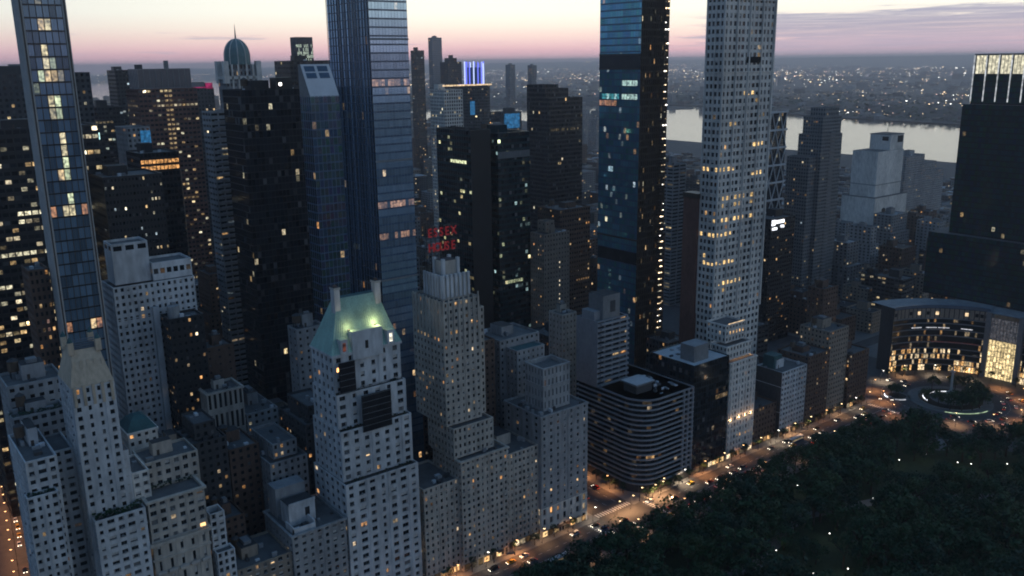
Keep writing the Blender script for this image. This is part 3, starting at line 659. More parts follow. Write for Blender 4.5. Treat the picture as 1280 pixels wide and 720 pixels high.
def text_mesh(txt, size, m, depth=.12, sx=1.0):
    cu = bpy.data.curves.new('letters', 'FONT'); cu.body = txt; cu.size = size; cu.extrude = depth; cu.align_x = 'LEFT'; cu.space_character = 1.02; cu.resolution_u = 3; cu.offset = .02 * size
    o = bpy.data.objects.new('letters', cu); col.objects.link(o); dg = bpy.context.evaluated_depsgraph_get(); dg.update()
    me = bpy.data.meshes.new_from_object(o.evaluated_get(dg)); bpy.data.objects.remove(o); bpy.data.curves.remove(cu); me.materials.clear(); me.materials.append(MATS[m]); return me
root = bpy.data.objects.new('roof_sign', None); col.objects.link(root); root.location = (215, 336.2, 128)
tag(root, 'two-line red neon letter sign on a steel frame above the stepped hotel', 'sign')
for txt, z in (('ESSEX', 24.6), ('HOUSE', 17.8)):
    x = 0.0
    for ch in txt:
        o = link('letter', text_mesh(ch, 5.6, 'neon_red'), root, (x, 0, z)); o.rotation_euler = (math.pi / 2, 0, 0); o.scale = (.86, 1, 1); x += 3.1
k = MB()
for i in range(8): k.beam((-.6 + i * 2.4, .5, 0), (-.6 + i * 2.4, .5, 29.4), .11, 'black_metal'); k.beam((-.6 + i * 2.4, .5, 22), (-.6 + i * 2.4, 5, 0), .08, 'black_metal')
for z in (6, 12, 17.4, 22.4, 24.2, 29.2): k.beam((-1, .5, z), (16.6, .5, z), .1, 'black_metal')
link('frame', k.mesh('frame'), root)

# the athletic club
B = Bld('athletic_club', 'plain grey stone club building with a blank upper block at the avenue corner', (271, 315))
s = style('grey_brick', 4.2, 3.5, .26, .5, .4, p=.03, gain=.5)
block(B, (256.3, 286.8, 307, 336), 0, 16, style('limestone', 4.2, 5.2, .4, .6, .4, p=.2, gain=.5), faces='NEW', deck=False, indiv='N')
lt = litpat(7, 14, random.Random(5), .03); lt[(1, 2)] = (1.2, .75, .35); lt[(3, 2)] = (1.2, .75, .35); lt[(5, 2)] = (1.2, .75, .35); lt[(6, 3)] = (.9, .5, .2)
block(B, (256.3, 286.8, 307.05, 336), 16, 64.6, s, faces='NEW', indiv='N', nx={'N': 7, 'E': 4}, lit={'N': lt}, cornice=.3, kit=16, bulk=False)
block(B, (262.1, 279, 312, 326), 64, 86.2, style('grey_brick', 2.4, 5.4, .3, .62, .2, p=.01, tf=lambda i, j, r: (.09, .1, .11)), faces='NEW', par=3.2, cornice=.35)
k = B.part('louvres')
for i in range(9): k.box(263, 278.2, 313.4 + i * 1.35, 313.7 + i * 1.35, 83.2, 84.4, 'grey_metal')
ring(B.part('cornice'), (262.1, 279, 312, 326), .35, 76.6, 77.2, 'grey_brick')
B.done()
B = Bld('teal_roof_block', 'blank grey block with a flat teal roof behind the club', (275, 335))
block(B, (266, 284, 337, 346), 0, 88, style('grey_brick', 3, 3.4, .3, .4, p=.02, roof='copper_teal'), par=.6)
block(B, (262, 288, 346, 368), 0, 92, style('grey_brick', 3.4, 3.4, .35, .42, p=.015), kit=5)
B.done()
B = Bld('brown_blank_wall_block', 'tall brown slab with a blank wall between the stepped hotel and the club', (246, 345))
block(B, (232.5, 255, 341, 366), 0, 96, style('brown_brick', 3.2, 3.2, .35, .42, p=.02), kit=5); B.done()

# rounded white-banded apartment building
B = Bld('rounded_apartment_building', 'rounded apartment building wrapped in white floor bands at the avenue corner', (340, 325))
arc = [(338.5 + 14.0 * math.cos(math.pi * 1.5 - t * math.pi / 2 / 8), 319.5 + 14.0 * math.sin(math.pi * 1.5 - t * math.pi / 2 / 8)) for t in range(9)]   # N tangent -> E tangent
poly = [(365.2, 305.5), (365.2, 357), (324.5, 357)] + arc[::-1]
poly = [p for p in poly]
# order counter-clockwise: along N from arc start to NW, W, S, then E back up to the arc
poly = [arc[0], (365.2, 305.5), (365.2, 357), (324.5, 357)] + arc[::-1][:-1]
NF = 17; z_lo, z_hi = 5.0, 53.5; fh = (z_hi - z_lo) / NF
n = len(poly)
def off(poly, k):
    o = []
    for i in range(len(poly)):
        a, b_, c = Vector(poly[i - 1]), Vector(poly[i]), Vector(poly[(i + 1) % len(poly)]); d1 = (b_ - a).normalized(); d2 = (c - b_).normalized(); n1 = Vector((d1.y, -d1.x)); n2 = Vector((d2.y, -d2.x)); q_ = n1 + n2; q_ = q_ / max(.4, q_.dot(n1)); o.append(tuple(b_ + q_ * k))
    return o
inn = off(poly, -.9)
W = B.part('wall'); G = B.part('windows'); bands = B.part('balcony_bands')
for j in range(NF):
    z = z_lo + j * fh
    bd = off(poly, .15)
    for i in range(n):
        k_ = (i + 1) % n
        bands.face([(*bd[i], z), (*bd[k_], z), (*bd[k_], z + .7), (*bd[i], z + .7)], 'balcony')
        bands.face([(*bd[i], z + .7), (*bd[k_], z + .7), (*inn[k_], z + .7), (*inn[i], z + .7)], 'balcony'); bands.face([(*inn[i], z), (*inn[k_], z), (*bd[k_], z), (*bd[i], z)], 'balcony')
        a, b_ = Vector(inn[i]), Vector(inn[k_]); L = (b_ - a).length; mseg = max(1, round(L / 2.6)); rowlit = B.rng.random() < .12
        for q_ in range(mseg):
            p0, p1 = a.lerp(b_, (q_ + .03) / mseg), a.lerp(b_, (q_ + .97) / mseg); cl = None
            if B.rng.random() < (.25 if rowlit and j < 8 else .035): kx = B.rng.choice(WARM); gg = .3 * math.exp(B.rng.gauss(-.6, .6)); cl = tuple(c * gg for c in kx)
            G.face([(*p0, z + .7), (*p1, z + .7), (*p1, z + fh), (*p0, z + fh)], 'glass', cl, tint(B.rng))
        W.face([(*inn[i], 0), (*inn[k_], 0), (*inn[k_], z_hi), (*inn[i], z_hi)], 'dark_stone') if j == 0 else None
roof_deck(B, off(poly, .15), z_hi + .9, 'roof_gravel', .6, 'balcony'); W.prism(off(poly, .15), z_hi - .02, z_hi + .3, 'balcony')
for i, f in enumerate(np.linspace(0, 1, 12)):
    a = math.pi * 1.5 - f * math.pi / 2; kk = B.new('column'); kk.cyl(338.5 + 12.6 * math.cos(a), 319.5 + 12.6 * math.sin(a), 0, 5, .45, 'stone_pale', n=8)
k = B.part('lobby'); lob = off(poly, -3.0)
for i in range(n):
    k_ = (i + 1) % n; k.face([(*lob[i], .2), (*lob[k_], .2), (*lob[k_], 4.9), (*lob[i], 4.9)], 'glass', (1.5, .85, .32), (.05, .04, .03))
# N-side window column at the west end
for j in range(NF): z = z_lo + j * fh; [W.box(365.2 - 1.2 - 3.6 * q_, 365.2 - .4 - 3.6 * q_, 305.2, 306.2, z + .95, z + fh, 'balcony') for q_ in range(3)]
s = style('balcony', 3.0, 3.0, .94, .5, 1.1, sill=.45, p=.05)
block(B, (324.3, 347.6, 340, 357), 53.5, 91.4, s, faces='NW', nx={'N': 4}, deck=True, par=.9)
fac(B, (324.25, 357), (324.25, 340), 53.5, 91.4, style('balcony', 3.4, 3.0, .4, .5, .4, p=.04))
k = B.part('balcony_bands')
for j in range(13): z = 53.9 + j * 2.92; k.box(326.5, 347.9, 339.0, 339.99, z, z + 1.1, 'balcony', bottom=True)
k = B.new('penthouse'); k.box(331.1, 344, 343, 354.5, 90.5, 104, 'concrete', top='roof_tar'); k.box(336.5, 340.5, 342.95, 343, 94, 100.5, 'dark_stone'); k.box(326.5, 331, 345, 355, 90.5, 95.4, 'balcony', top='roof_silver')
k = B.new('plant_room'); k.box(332.8, 344.6, 318, 327.7, 53, 58.6, 'dark_stone', top='roof_white'); k.box(331.6, 345.6, 316.8, 329, 58.6, 59.6, 'grey_metal', top='roof_white')
roofkit(B, (336, 362, 309, 338), 54.3, 30, bulk=False)
B.done()

B = Bld('dark_glass_box', 'dark glass box building with a pale flat roof next to the rounded one', (380, 315))
s = style('spandrel_green', 2.2, 3.6, .9, .72, .06, p=.02, rowp=.04, gain=.18, sp='spandrel_dark', roof='roof_white', revl=False)
block(B, (366.4, 396.4, 307, 340), 0, 65.4, s, faces='NE', par=.5)
roofkit(B, (368, 395, 309, 338), 65.4, 16, bulk=False); k = B.new('roof_core'); k.box(371.7, 384, 312, 322, 64.5, 74.2, 'concrete', top='roof_silver'); B.done()

# houses on the street behind the park front, seen over the lower roofs
for i, (r_, h_, w_, p_, lb) in enumerate((((93.4, 104.2, 347, 367), 77, 'tan_brick', .05, 'tan block just behind the narrow white apartment house'), ((104.6, 119.5, 347, 368), 80, 'dark_stone', .05, 'dark broad block behind the low brown lit house'),
        ((120, 133, 347, 368), 73, 'brown_brick', .04, 'brown block behind the hotel with the white penthouse'), ((133.5, 150.5, 338, 367), 66, 'grey_brick', .05, 'grey block with roof tanks behind the white penthouse'),
        ((151.5, 169, 340, 367), 78, 'dark_stone', .04, 'dark block standing close behind the copper roofed tower'), ((169.6, 188, 340, 367), 70, 'brown_brick', .05, 'brown block tucked between the copper roofed tower and the stepped hotel'),
        ((65, 80, 332, 344), 84, 'grey_brick', .04, 'grey block wedged behind the planted roof terrace'), ((93.4, 103, 319.5, 346), 58, 'brown_brick', .05, 'brown block behind the ornate grey apartment house'))):
    B = Bld('backstreet_block', lb, ((r_[0] + r_[1]) / 2, (r_[2] + r_[3]) / 2)); block(B, r_, 0, h_, style(w_, 2.9, 3.3, .42, .48, .3, p=p_, pal=WARM), kit=9, tnk=i % 2 == 0)
    if i in (1, 3, 4): e = 3.0; block(B, (r_[0] + e, r_[1] - e, r_[2] + e, r_[3] - e), h_, h_ + 7, style(w_, 2.9, 3.3, .42, .48, .3, p=p_), kit=2, bulk=False)
    B.done()

# ------------------------------------------------------------------ the tall limestone tower and its villa
B = Bld('limestone_tower', 'very tall limestone tower with rows of glowing yellow windows', (450, 350), 'tower')
rw = random.Random(21)
def rows(nx, nz, spec, p=.02):
    d = litpat(nx, nz, rw, p, 0, WARM, .3)
    for j, cells, g in spec:
        for i in cells: d[i, j] = (1.0 * g, .66 * g, .26 * g)
    return d
s = style('limestone', 3.9, 4.4, .58, .56, .45, p=.02, gain=.4)
NX, NE_ = 12, 4
zt = 286.0
def jrow(z): return int((z - 74) / 4.4)
nzr = int(round((zt - 74) / 4.4))
specN = [(jrow(207), range(5, 8), 1.3), (jrow(207) - 1, (8,), .2), (jrow(196), (9, 10), .12), (jrow(176), (8, 9, 10), 1.3), (jrow(191), (2, 3), .4), (jrow(166), (0, 1, 2, 3), 1.1), (jrow(158), (8, 9, 10), 1.2),
         (jrow(146), (1, 2, 4, 5, 6, 8), .7), (jrow(142), (1, 4, 5, 8), .45), (jrow(133), (1, 2, 4, 5, 6, 8), 1.1), (jrow(123), (0, 1, 2, 3), 1.2), (jrow(108), (0, 1, 2, 3, 4), 1.2), (jrow(95), (1, 2, 3, 4, 5, 6), 1.2), (jrow(115), (6,), .8), (jrow(89), (2,), .4)]
specE = [(jrow(166), (0, 1, 3), 1.1), (jrow(123), (0, 2, 3), 1.1), (jrow(111), (1,), .9), (jrow(108), (1, 2, 3), 1.1), (jrow(133), (3,), .7)]
T = (426.2, 473.2, 345, 357.5)
block(B, T, 0, 74, s, faces='NE', nx={'N': NX, 'E': NE_}, deck=False)
fac(B, (T[0], T[2]), (T[1], T[2]), 74, zt, s, NX, nzr, True, lit=rows(NX, nzr, specN))
fac(B, (T[0], T[3]), (T[0], T[2]), 74, zt, s, NE_, nzr, True, lit=rows(NE_, nzr, specE))
B.part('wall').face([(T[1], T[2], 74), (T[1], T[3], 74), (T[1], T[3], zt), (T[1], T[2], zt)], 'limestone'); B.part('wall').face([(T[1], T[3], 74), (T[0], T[3], 74), (T[0], T[3], zt), (T[1], T[3], zt)], 'limestone')
roof_deck(B, rc(*T), zt, 'roof_gravel', 1, 'limestone')
rb = B.part('ribs')
for i in range(0, NX + 1, 3): u = T[0] + i * (T[1] - T[0]) / NX; rb.box(u - .55, u + .55, T[2] - .85, T[2], 74, zt + 1, 'limestone')
for i in (0, 2, 4): v = T[2] + i * (T[3] - T[2]) / NE_; rb.box(T[0] - .5, T[0], v - .4, v + .4, 74, zt + 1, 'limestone')
k = B.part('cornice')
for z in (150, 221, 262): ring(k, T, .55, z, z + .7, 'limestone')
k = B.new('side_block'); k.box(424.0, 432, 357.6, 369, 0, 149, 'red_brick', top='roof_tar'); k.box(423.6, 432.4, 357.2, 369.4, 146.6, 149.6, 'bronze_metal')
k = B.new('mechanical_opening'); k.box(447.5, 461, T[2] - .56, T[2] - .52, 226.5, 230, 'net')
B.done()
B = Bld('floodlit_villa', 'stepped limestone villa with floodlit pilasters in front of the tallest limestone tower', (410, 286))
s = style('limestone', 2.7, 3.8, .46, .56, .4, p=.03, gain=.4)
lt = litpat(9, 16, rw, .03)
for i in range(3, 9): lt[i, 3] = (.9, .5, .2)
block(B, (397.6, 422, 307, 322), 0, 60, s, faces='NEW', indiv='N', nx={'N': 9}, lit={'N': lt}, cornice=.4)
block(B, (399, 421.6, 311, 322), 60, 68.5, s, faces='NEW', cornice=.3)
block(B, (403.5, 421, 316, 330), 68.5, 79.5, s, faces='NEW', nx={'N': 6}, cornice=.5, lit={'N': {(i, 1): (1, .6, .25) for i in range(1, 6)}})
k = B.new('light_cove'); k.box(405, 419.5, 315.2, 315.45, 79.9, 80.25, 'cove_warm')
for u in (399.3, 407.4, 413, 418.4): kk = B.new('pilaster'); kk.box(u - .5, u + .5, 306.55, 307, 24, 44, 'limestone')
root = B.done()
def up_light(u, v, z, pw, colr, label='small facade uplight on the floodlit villa', grp='facade uplights'):
    f = MB(); f.box(-.2, .2, -.2, .2, 0, .3, 'black_metal', top='lamp_warm'); o = tag(link('uplight', f.mesh('uplight'), None, (u, v, z)), label, 'uplight', grp)
    ld = bpy.data.lights.new('uplight_lamp', 'POINT'); ld.energy = pw; ld.color = colr; ld.shadow_soft_size = .15; lo = bpy.data.objects.new('bulb', ld); col.objects.link(lo); lo.parent = o; lo.location = (0, 0, .8)
for u in (399.3, 407.4, 413, 418.4): up_light(u, 306.0, 24.2, 260, (1, .6, .3))
for u in (409, 415): up_light(u, 314.6, 60.5, 500, (1, .55, .25))
up_light(420.6, 314.6, 60.5, 300, (1, .6, .3))

# ------------------------------------------------------------------ super-tall glass towers
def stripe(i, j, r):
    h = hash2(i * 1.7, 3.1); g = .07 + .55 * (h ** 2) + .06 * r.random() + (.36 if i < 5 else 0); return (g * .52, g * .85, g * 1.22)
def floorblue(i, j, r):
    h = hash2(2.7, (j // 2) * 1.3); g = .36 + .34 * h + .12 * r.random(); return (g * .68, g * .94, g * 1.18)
B = Bld('striped_glass_tower', 'very tall tower of blue striped glass stepping in at one corner', (234, 415), 'tower')
sE = style('blue_metal', 1.35, 4.0, .93, .88, .05, sill=.06, p=.008, rowp=.0, pal=WARM, gain=.25, glass='glass_coated', tf=stripe, revl=False, sp='spandrel_blue')
sN = style('blue_metal', 1.8, 4.0, .92, .80, .05, sill=.12, p=.012, rowp=.0, pal=WARM, gain=.2, glass='glass_coated', tf=floorblue, revl=False, sp='spandrel_blue')
T = (223.7, 245.2, 395, 438)
def lit57(nx, nz, z0, rowsz, g):
    d = litpat(nx, nz, rw, .010, 0, WARM, .25)
    for z in rowsz:
        j = int((z - z0) / 4.0)
        for i in range(nx):
            if rw.random() < .8: f = g * rw.uniform(.3, 1.4); d[i, j] = (f, f * .55, f * .32)
    return d
fac(B, (T[0], T[2]), (T[1], T[2]), 0, 262, sN, 12, 65, lit=lit57(12, 65, 0, (219, 159, 142), .28)); fac(B, (T[0], T[3]), (T[0], T[2]), 0, 262, sE, 30, 65)
fac(B, (T[0], T[2]), (T[1] - 4.2, T[2]), 262, 286, sN, 10, 6, lit={}); fac(B, (T[0], T[3]), (T[0], T[2]), 262, 286, sE, 30, 6, lit={})
W = B.part('wall')
for z0, z1, x in ((0, 262, T[1]), (262, 286, T[1] - 4.2)):
    W.face([(x, T[2], z0), (x, T[3], z0), (x, T[3], z1), (x, T[2], z1)], 'spandrel_blue'); W.face([(x, T[3], z0), (T[0], T[3], z0), (T[0], T[3], z1), (x, T[3], z1)], 'spandrel_blue')
B.part('roof').face([(T[0], T[2], 286), (T[1] - 4.2, T[2], 286), (T[1] - 4.2, T[3], 286), (T[0], T[3], 286)], 'roof_gravel'); B.part('roof').face([(T[1] - 4.2, T[2], 262), (T[1], T[2], 262), (T[1], T[3], 262), (T[1] - 4.2, T[3], 262)], 'roof_gravel')
k = B.part('mullions')
for i in range(16): v = 396.5 + i * 2.8; k.box(T[0] - .22, T[0] - .01, v - .1, v + .1, 4, 286, 'blue_metal')
for z in (60, 120, 181, 240): k.box(T[0] - .3, T[1] + .1, T[2] - .3, T[2] - .02, z, z + .9, 'grey_metal')
B.done()

B = Bld('slanted_top_tower', 'glass tower with a slanted white roof face pierced by four blue openings', (195, 394), 'tower')
T = (187.2, 201.9, 388, 399)
s = style('blue_metal', 2.1, 3.9, .9, .8, .06, p=.02, pal=WARM, gain=.3, glass='glass_coated', revl=False, sp='spandrel_blue', tf=lambda i, j, r: tuple(c * (.12 + .10 * r.random()) for c in (.6, .95, 1.25)))
block(B, T, 0, 214.4, s, faces='NE', deck=False)
k = B.new('sloped_roof'); t1, zz = 396.4, 229.0
k.face([(T[0], T[2], 214.4), (T[1], T[2], 214.4), (T[1], t1, zz), (T[0], t1, zz)], 'white_metal'); k.face([(T[0], T[3], 214.4), (T[0], T[2], 214.4), (T[0], t1, zz), (T[0], T[3], zz)], 'grey_metal')
k.face([(T[0], t1, zz), (T[1], t1, zz), (T[1], T[3], zz), (T[0], T[3], zz)], 'grey_metal'); k.face([(T[1], T[2], 214.4), (T[1], T[3], 214.4), (T[1], T[3], zz), (T[1], t1, zz)], 'white_metal')
for a in range(2):
    for c in range(2):
        u0 = T[0] + 1.3 + a * 6.6; f0, f1 = .56 + c * .21, .73 + c * .21; o = B.new('roof_opening')
        P_ = lambda f: (T[2] + f * (t1 - T[2]) - .06, 214.4 + f * (zz - 214.4) + .04)
        o.face([(u0, *P_(f0)), (u0 + 5.2, *P_(f0)), (u0 + 5.2, *P_(f1)), (u0, *P_(f1))], 'spandrel_blue')
B.done()

B = Bld('blue_glass_tower', 'tallest tower of blue glass with a gridded side full of work lights', (438, 430), 'tower')
T = (426, 451, 410, 447.5)
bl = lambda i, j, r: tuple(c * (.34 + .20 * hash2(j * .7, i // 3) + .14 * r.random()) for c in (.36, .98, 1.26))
sE = style('spandrel_blue', 2.3, 4.3, .94, .80, .05, sill=.12, p=.02, pal=COOL, gain=.12, glass='glass_coated', tf=bl, revl=False)
sN = style('bronze_metal', 1.9, 4.3, .5, .72, .35, p=.09, pal=OFFICE + WARM, gain=.3)
le = litpat(16, 66, rw, .035, 0, COOL + WARM[:1], .16)
for z in (206, 211): j = int(z / 4.3); le.update({(i, j): (.35, .5, .45) for i in range(9, 15)}); 
for i in range(1, 8): le[i, int(206 / 4.3)] = (.04, .2, .22) if i % 3 else (.3, .5, .5)
le.update({(i, int(202 / 4.3)): (.28, .13, .06) for i in range(0, 7)}); le.update({(3, 28): (.8, .75, .5), (4, 36): (.2, .3, .35), (5, 36): (.2, .3, .35)})
fac(B, (T[0], T[3]), (T[0], T[2]), 0, 286, sE, 16, 66, lit=le); fac(B, (T[0], T[2]), (T[1], T[2]), 0, 286, sN, 13, 66)
W = B.part('wall'); W.face([(T[1], T[2], 0), (T[1], T[3], 0), (T[1], T[3], 286), (T[1], T[2], 286)], 'spandrel_dark'); W.face([(T[1], T[3], 0), (T[0], T[3], 0), (T[0], T[3], 286), (T[1], T[3], 286)], 'spandrel_dark')
B.part('roof').face([(a, b_, 286) for a, b_ in rc(*T)], 'roof_gravel')
k = B.part('mullions')
for i in range(14): u = T[0] + i * 25 / 13; k.box(u - .16, u + .16, T[2] - .55, T[2] - .01, 0, 286, 'bronze_metal')
for z in (223, 232, 112, 330): k.box(T[0] - .5, T[0] - .02, T[2] + .2, T[3], z, z + 1.0, 'black_metal')
k.box(T[0] - .25, T[0] - .03, T[2] + .2, T[3], 224.0, 232, 'spandrel_dark')
k = B.new('mechanical_band'); k.box(T[0] - .6, T[0] - .06, T[2], T[3] - 1, 96, 104, 'spandrel_dark')
B.done()
# construction hoist with strings of work lights up the side of that tower
B = Bld('construction_hoist', 'lattice construction hoist with strings of work lights beside the tallest blue tower', (446, 408), 'hoist')
m = B.part('mast')
for a in (0, 2.4):
    for c in (0, 2.0): m.beam((444 + a, 406.6 + c, 0), (444 + a, 406.6 + c, 286), .14, 'black_metal')
for i in range(66): z = i * 4.3; m.beam((444, 406.6, z), (446.4, 406.6, z + 4.3), .09, 'black_metal'); m.box(443.8, 446.6, 406.5, 409.9, z, z + .15, 'black_metal')
wl = B.part('work_lights'); r9 = random.Random(9)
for i in range(66):
    z = i * 4.3 + 2.2
    for c in range(3):
        if r9.random() < (.85 if z < 120 else .6): u = 443.9 + c * 1.2; e = r9.uniform(.3, .75); wl.box(u, u + e * 1.5, 406.2, 406.4, z, z + e, r9.choice(['city_warm', 'city_white', 'cove_warm', 'crown_light']), bottom=True)
B.done()

B = Bld('slender_tower', 'slender glass tower between pale stone piers with a lit stack of middle windows', (79, 400), 'tower')
T = (71.6, 88.3, 388, 399); CH = 4.75; NZ = 60; rng = random.Random(4)
W = B.part('wall'); W.box(T[0] + .6, T[1], T[2] + .8, T[3], 0, 285, 'spandrel_dark', top='roof_gravel')
pr = B.part('piers'); pr.box(T[0], T[0] + 1.5, T[2] - .2, T[2] + .8, 0, 285, 'stone_pale'); pr.box(T[1] - 1.5, T[1], T[2] - .2, T[2] + .8, 0, 285, 'stone_pale')
pr.box(T[0] + .45, T[0] + .95, T[2] - .42, T[2] - .2, 0, 285, 'bronze_metal'); pr.box(T[1] - .95, T[1] - .45, T[2] - .42, T[2] - .2, 0, 285, 'bronze_metal')
bays = [(73.1, 75.3), (75.3, 77.6), (77.6, 79.9), (79.9, 82.2), (82.2, 84.5), (84.5, 86.8)]
sp = B.part('floor_bands')
litz = {48: (2, 3), 49: (2,), 47: (1, 2, 3, 4), 46: (0,), 45: (2, 3), 44: (2, 3), 42: (3,), 41: (3,), 40: (3,), 39: (2, 3), 37: (3,), 36: (2, 3), 51: (2, 3), 26: (0, 4), 36.5: (), 24: (3,), 22: (3,), 16: (2,)}
for j in range(NZ):
    z = j * CH; sp.box(T[0] + 1.5, T[1] - 1.5, T[2] + .02, T[2] + .8, z, z + .55, 'spandrel_dark')
    for i, (a, b_) in enumerate(bays):
        lz = litz.get(j, ()); on = i in lz or (i in (2, 3) and rng.random() < .12); g = rng.uniform(.12, .8) if i in lz else rng.uniform(.04, .15)
        c = tuple(x * g for x in rng.choice([(1, .85, .5), (1, .72, .36), (.9, 1, .6)])) if on else None
        if j in (36, 26) and i in (0, 5): c = (.35, .16, .07)
        x0, x1 = a + .1, b_ - .1; ctr = ((x0 + x1) / 2 - B.base[0], T[2] + .3 - B.base[1], z + (CH + .55) / 2)
        if 18 < j < 56:
            w_ = x1 - x0; h_ = CH - .55
            o = link('window', win_mesh(w_, h_, 'glass_blue'), B.root, ctr); o.color = (*(c or (0, 0, 0)), 1)
        else: B.part('windows').face([(x0, T[2] + .3, z + .55), (x1, T[2] + .3, z + .55), (x1, T[2] + .3, z + CH), (x0, T[2] + .3, z + CH)], 'glass_coated', c, (.12, .17, .24))
        if 0 < i: B.part('mullions').box(a - .1, a + .1, T[2] + .1, T[2] + .3, z + .55, z + CH, 'bronze_metal')
fac(B, (T[0], T[3]), (T[0], T[2] + .8), 0, 285, style('stone_pale', 3, 4.75, .16, .6, .15, p=.0, tf=lambda i, j, r: (.1, .12, .14)), 5, 60)
B.done()
B = Bld('narrow_brown_building', 'narrow brown building with scattered work lights squeezed beside the slender tower', (66, 402))
block(B, (63.6, 71, 397, 412), 0, 150, style('brown_brick', 1.9, 3.4, .5, .5, .3, p=.14, gain=.35, pal=WARM + [(1, .6, .5)]), kit=2, bulk=False); B.done()

# ------------------------------------------------------------------ named midtown buildings
def simple(name, label, rect, h, st, faces='NE', z0=0, kit=4, cat='building', tiers=(), group=None, tnk=None, **kw):
    B = Bld(name, label, ((rect[0] + rect[1]) / 2, (rect[2] + rect[3]) / 2), cat, group); block(B, rect, z0, h, st, faces=faces, kit=kit, tnk=tnk, **kw)
    for r_, a, b_, st_ in tiers: block(B, r_, a, b_, st_ or st, faces=faces)
    return B
DG = dict(sp='spandrel_dark', revl=False)
simple('black_office_slab', 'black office slab with many rows of warm lit windows behind the slender tower', (56, 121.5, 500, 530), 200.5,
       style('black_metal', 3.3, 4.0, .82, .5, .3, p=.26, rowp=.6, pal=OFFICE, gain=.5), kit=6).done()
simple('grey_office_slab', 'wide grey office slab beyond the black one with few lights', (86, 172.6, 714, 745), 225.5, style('dark_stone', 3.6, 4.0, .5, .5, .3, p=.06, rowp=.1, pal=OFFICE, gain=.3)).done()
B = simple('sign_block', 'dark block with a red vertical sign and a bright white globe light', (217, 243, 900, 930), 193, style('black_metal', 3.2, 4, .8, .5, .3, p=.12, rowp=.2, pal=COOL + OFFICE, gain=.35))
B.new('red_sign').box(215.6, 217, 899, 900, 180, 190, 'sign_red'); B.new('globe_light').cyl(216.5, 898, 164, 170, 2.6, 'sign_teal', n=10); B.done()
simple('dark_far_slab', 'dark slab with one bright window edge beyond the brown office tower', (266, 287, 1000, 1030), 225.6, style('black_metal', 3.4, 4, .7, .5, .3, p=.06, pal=COOL, gain=.4)).done()
sa = style('red_brick', 3.3, 3.9, .74, .46, .5, p=.10, rowp=.15, pal=OFFICE, gain=.4)
B = Bld('brown_office_tower', 'brown banded office tower with a windowless grey top and lit middle column', (245, 785), 'tower')
la = litpat(14, 54, random.Random(8), .10, .15, OFFICE, .4)
for j in range(30, 53):
    for i in (6, 7): gg = rw.uniform(.1, .4); la[i, j] = tuple(c * gg for c in (1, .7, .35))
block(B, (222.6, 270.8, 776, 810), 0, 211, sa, faces='NE', nx={'N': 14}, nz=54, lit={'N': la}); block(B, (224.5, 267.7, 779, 805), 211, 227, style('concrete', 4.6, 16, .9, .9, .25, sill=.05, p=0, tf=lambda i, j, r: (.11, .115, .12)), faces='NE')
B.new('roof_mast').box(249, 252, 785, 788, 226, 233.5, 'grey_metal'); B.new('roof_mast').box(226.5, 231, 786, 792, 226, 230.5, 'dark_stone'); B.done()
B = Bld('blue_screen_block', 'grey block carrying a tall glowing blue video screen', (192, 700))
block(B, (187, 203.5, 690, 720), 0, 186, style('grey_brick', 3.4, 3.8, .5, .5, p=.05)); k = B.new('video_screen'); k.box(196.2, 203.2, 689.2, 689.9, 168, 183.5, 'screen_blue'); B.done()
B = simple('magenta_lit_block', 'dark block with a magenta lit roof screen', (317, 342, 930, 960), 207, style('dark_stone', 3.6, 4, .5, .5, p=.03)); k = B.new('roof_screen'); k.box(319, 333, 931, 932, 206, 213, 'grey_metal'); k.box(334, 341, 930, 931, 206, 212, 'sign_pink'); k.box(321, 334, 930.4, 930.9, 206.5, 208, 'sign_pink'); B.done()

B = Bld('domed_tower', 'stepped stone tower with a green ribbed dome and spire', (222, 572), 'tower')
s = style('grey_brick', 2.5, 3.4, .46, .56, .35, p=.025, gain=.3)
block(B, (214, 236.4, 560, 573), 0, 222, s, faces='NEW'); block(B, (216.2, 234.2, 561.5, 572), 222, 229.5, s); ring(B.part('cornice'), (214, 236.4, 560, 573), .6, 220.5, 222.3, 'limestone')
for (u, v) in ((214.6, 560.6), (235.8, 560.6), (214.6, 572.4)): k = B.new('turret'); k.box(u - 1.6, u + 1.6, v - 1.6, v + 1.6, 218, 231.5, 'limestone', top='copper_teal')
for u in (218.5, 222.5, 228, 232.2): B.part('ribs').box(u - .5, u + .5, 559.4, 560, 120, 229.6, 'limestone')
k = B.part('dome'); nn = 20; ux, vx, Rr = 225.2, 567, 7.9
prof = [(Rr, 229.4), (Rr, 234.5)] + [(Rr * math.cos(t), 234.5 + 10.5 * math.sin(t)) for t in np.linspace(.12, 1.5, 9)]
for (ra, za), (rb_, zb) in zip(prof[:-1], prof[1:]):
    for i in range(nn):
        a0, a1 = i * math.tau / nn, (i + 1) * math.tau / nn
        k.face([(ux + ra * math.cos(a0), vx + ra * math.sin(a0), za), (ux + ra * math.cos(a1), vx + ra * math.sin(a1), za), (ux + rb_ * math.cos(a1), vx + rb_ * math.sin(a1), zb), (ux + rb_ * math.cos(a0), vx + rb_ * math.sin(a0), zb)], 'dome_green')
rb = B.part('dome_ribs')
for i in range(10):
    a0 = i * math.tau / 10
    for (ra, za), (rb2, zb) in zip(prof[:-1], prof[1:]): rb.beam((ux + (ra + .15) * math.cos(a0), vx + (ra + .15) * math.sin(a0), za), (ux + (rb2 + .15) * math.cos(a0), vx + (rb2 + .15) * math.sin(a0), zb), .22, 'limestone')
B.new('spire').cyl(ux, vx, 244.6, 254, .6, 'grey_metal', r1=.08, n=6)
B.done()
B = Bld('banded_slab', 'pale banded apartment slab with curved balconies below the domed tower', (206, 552))
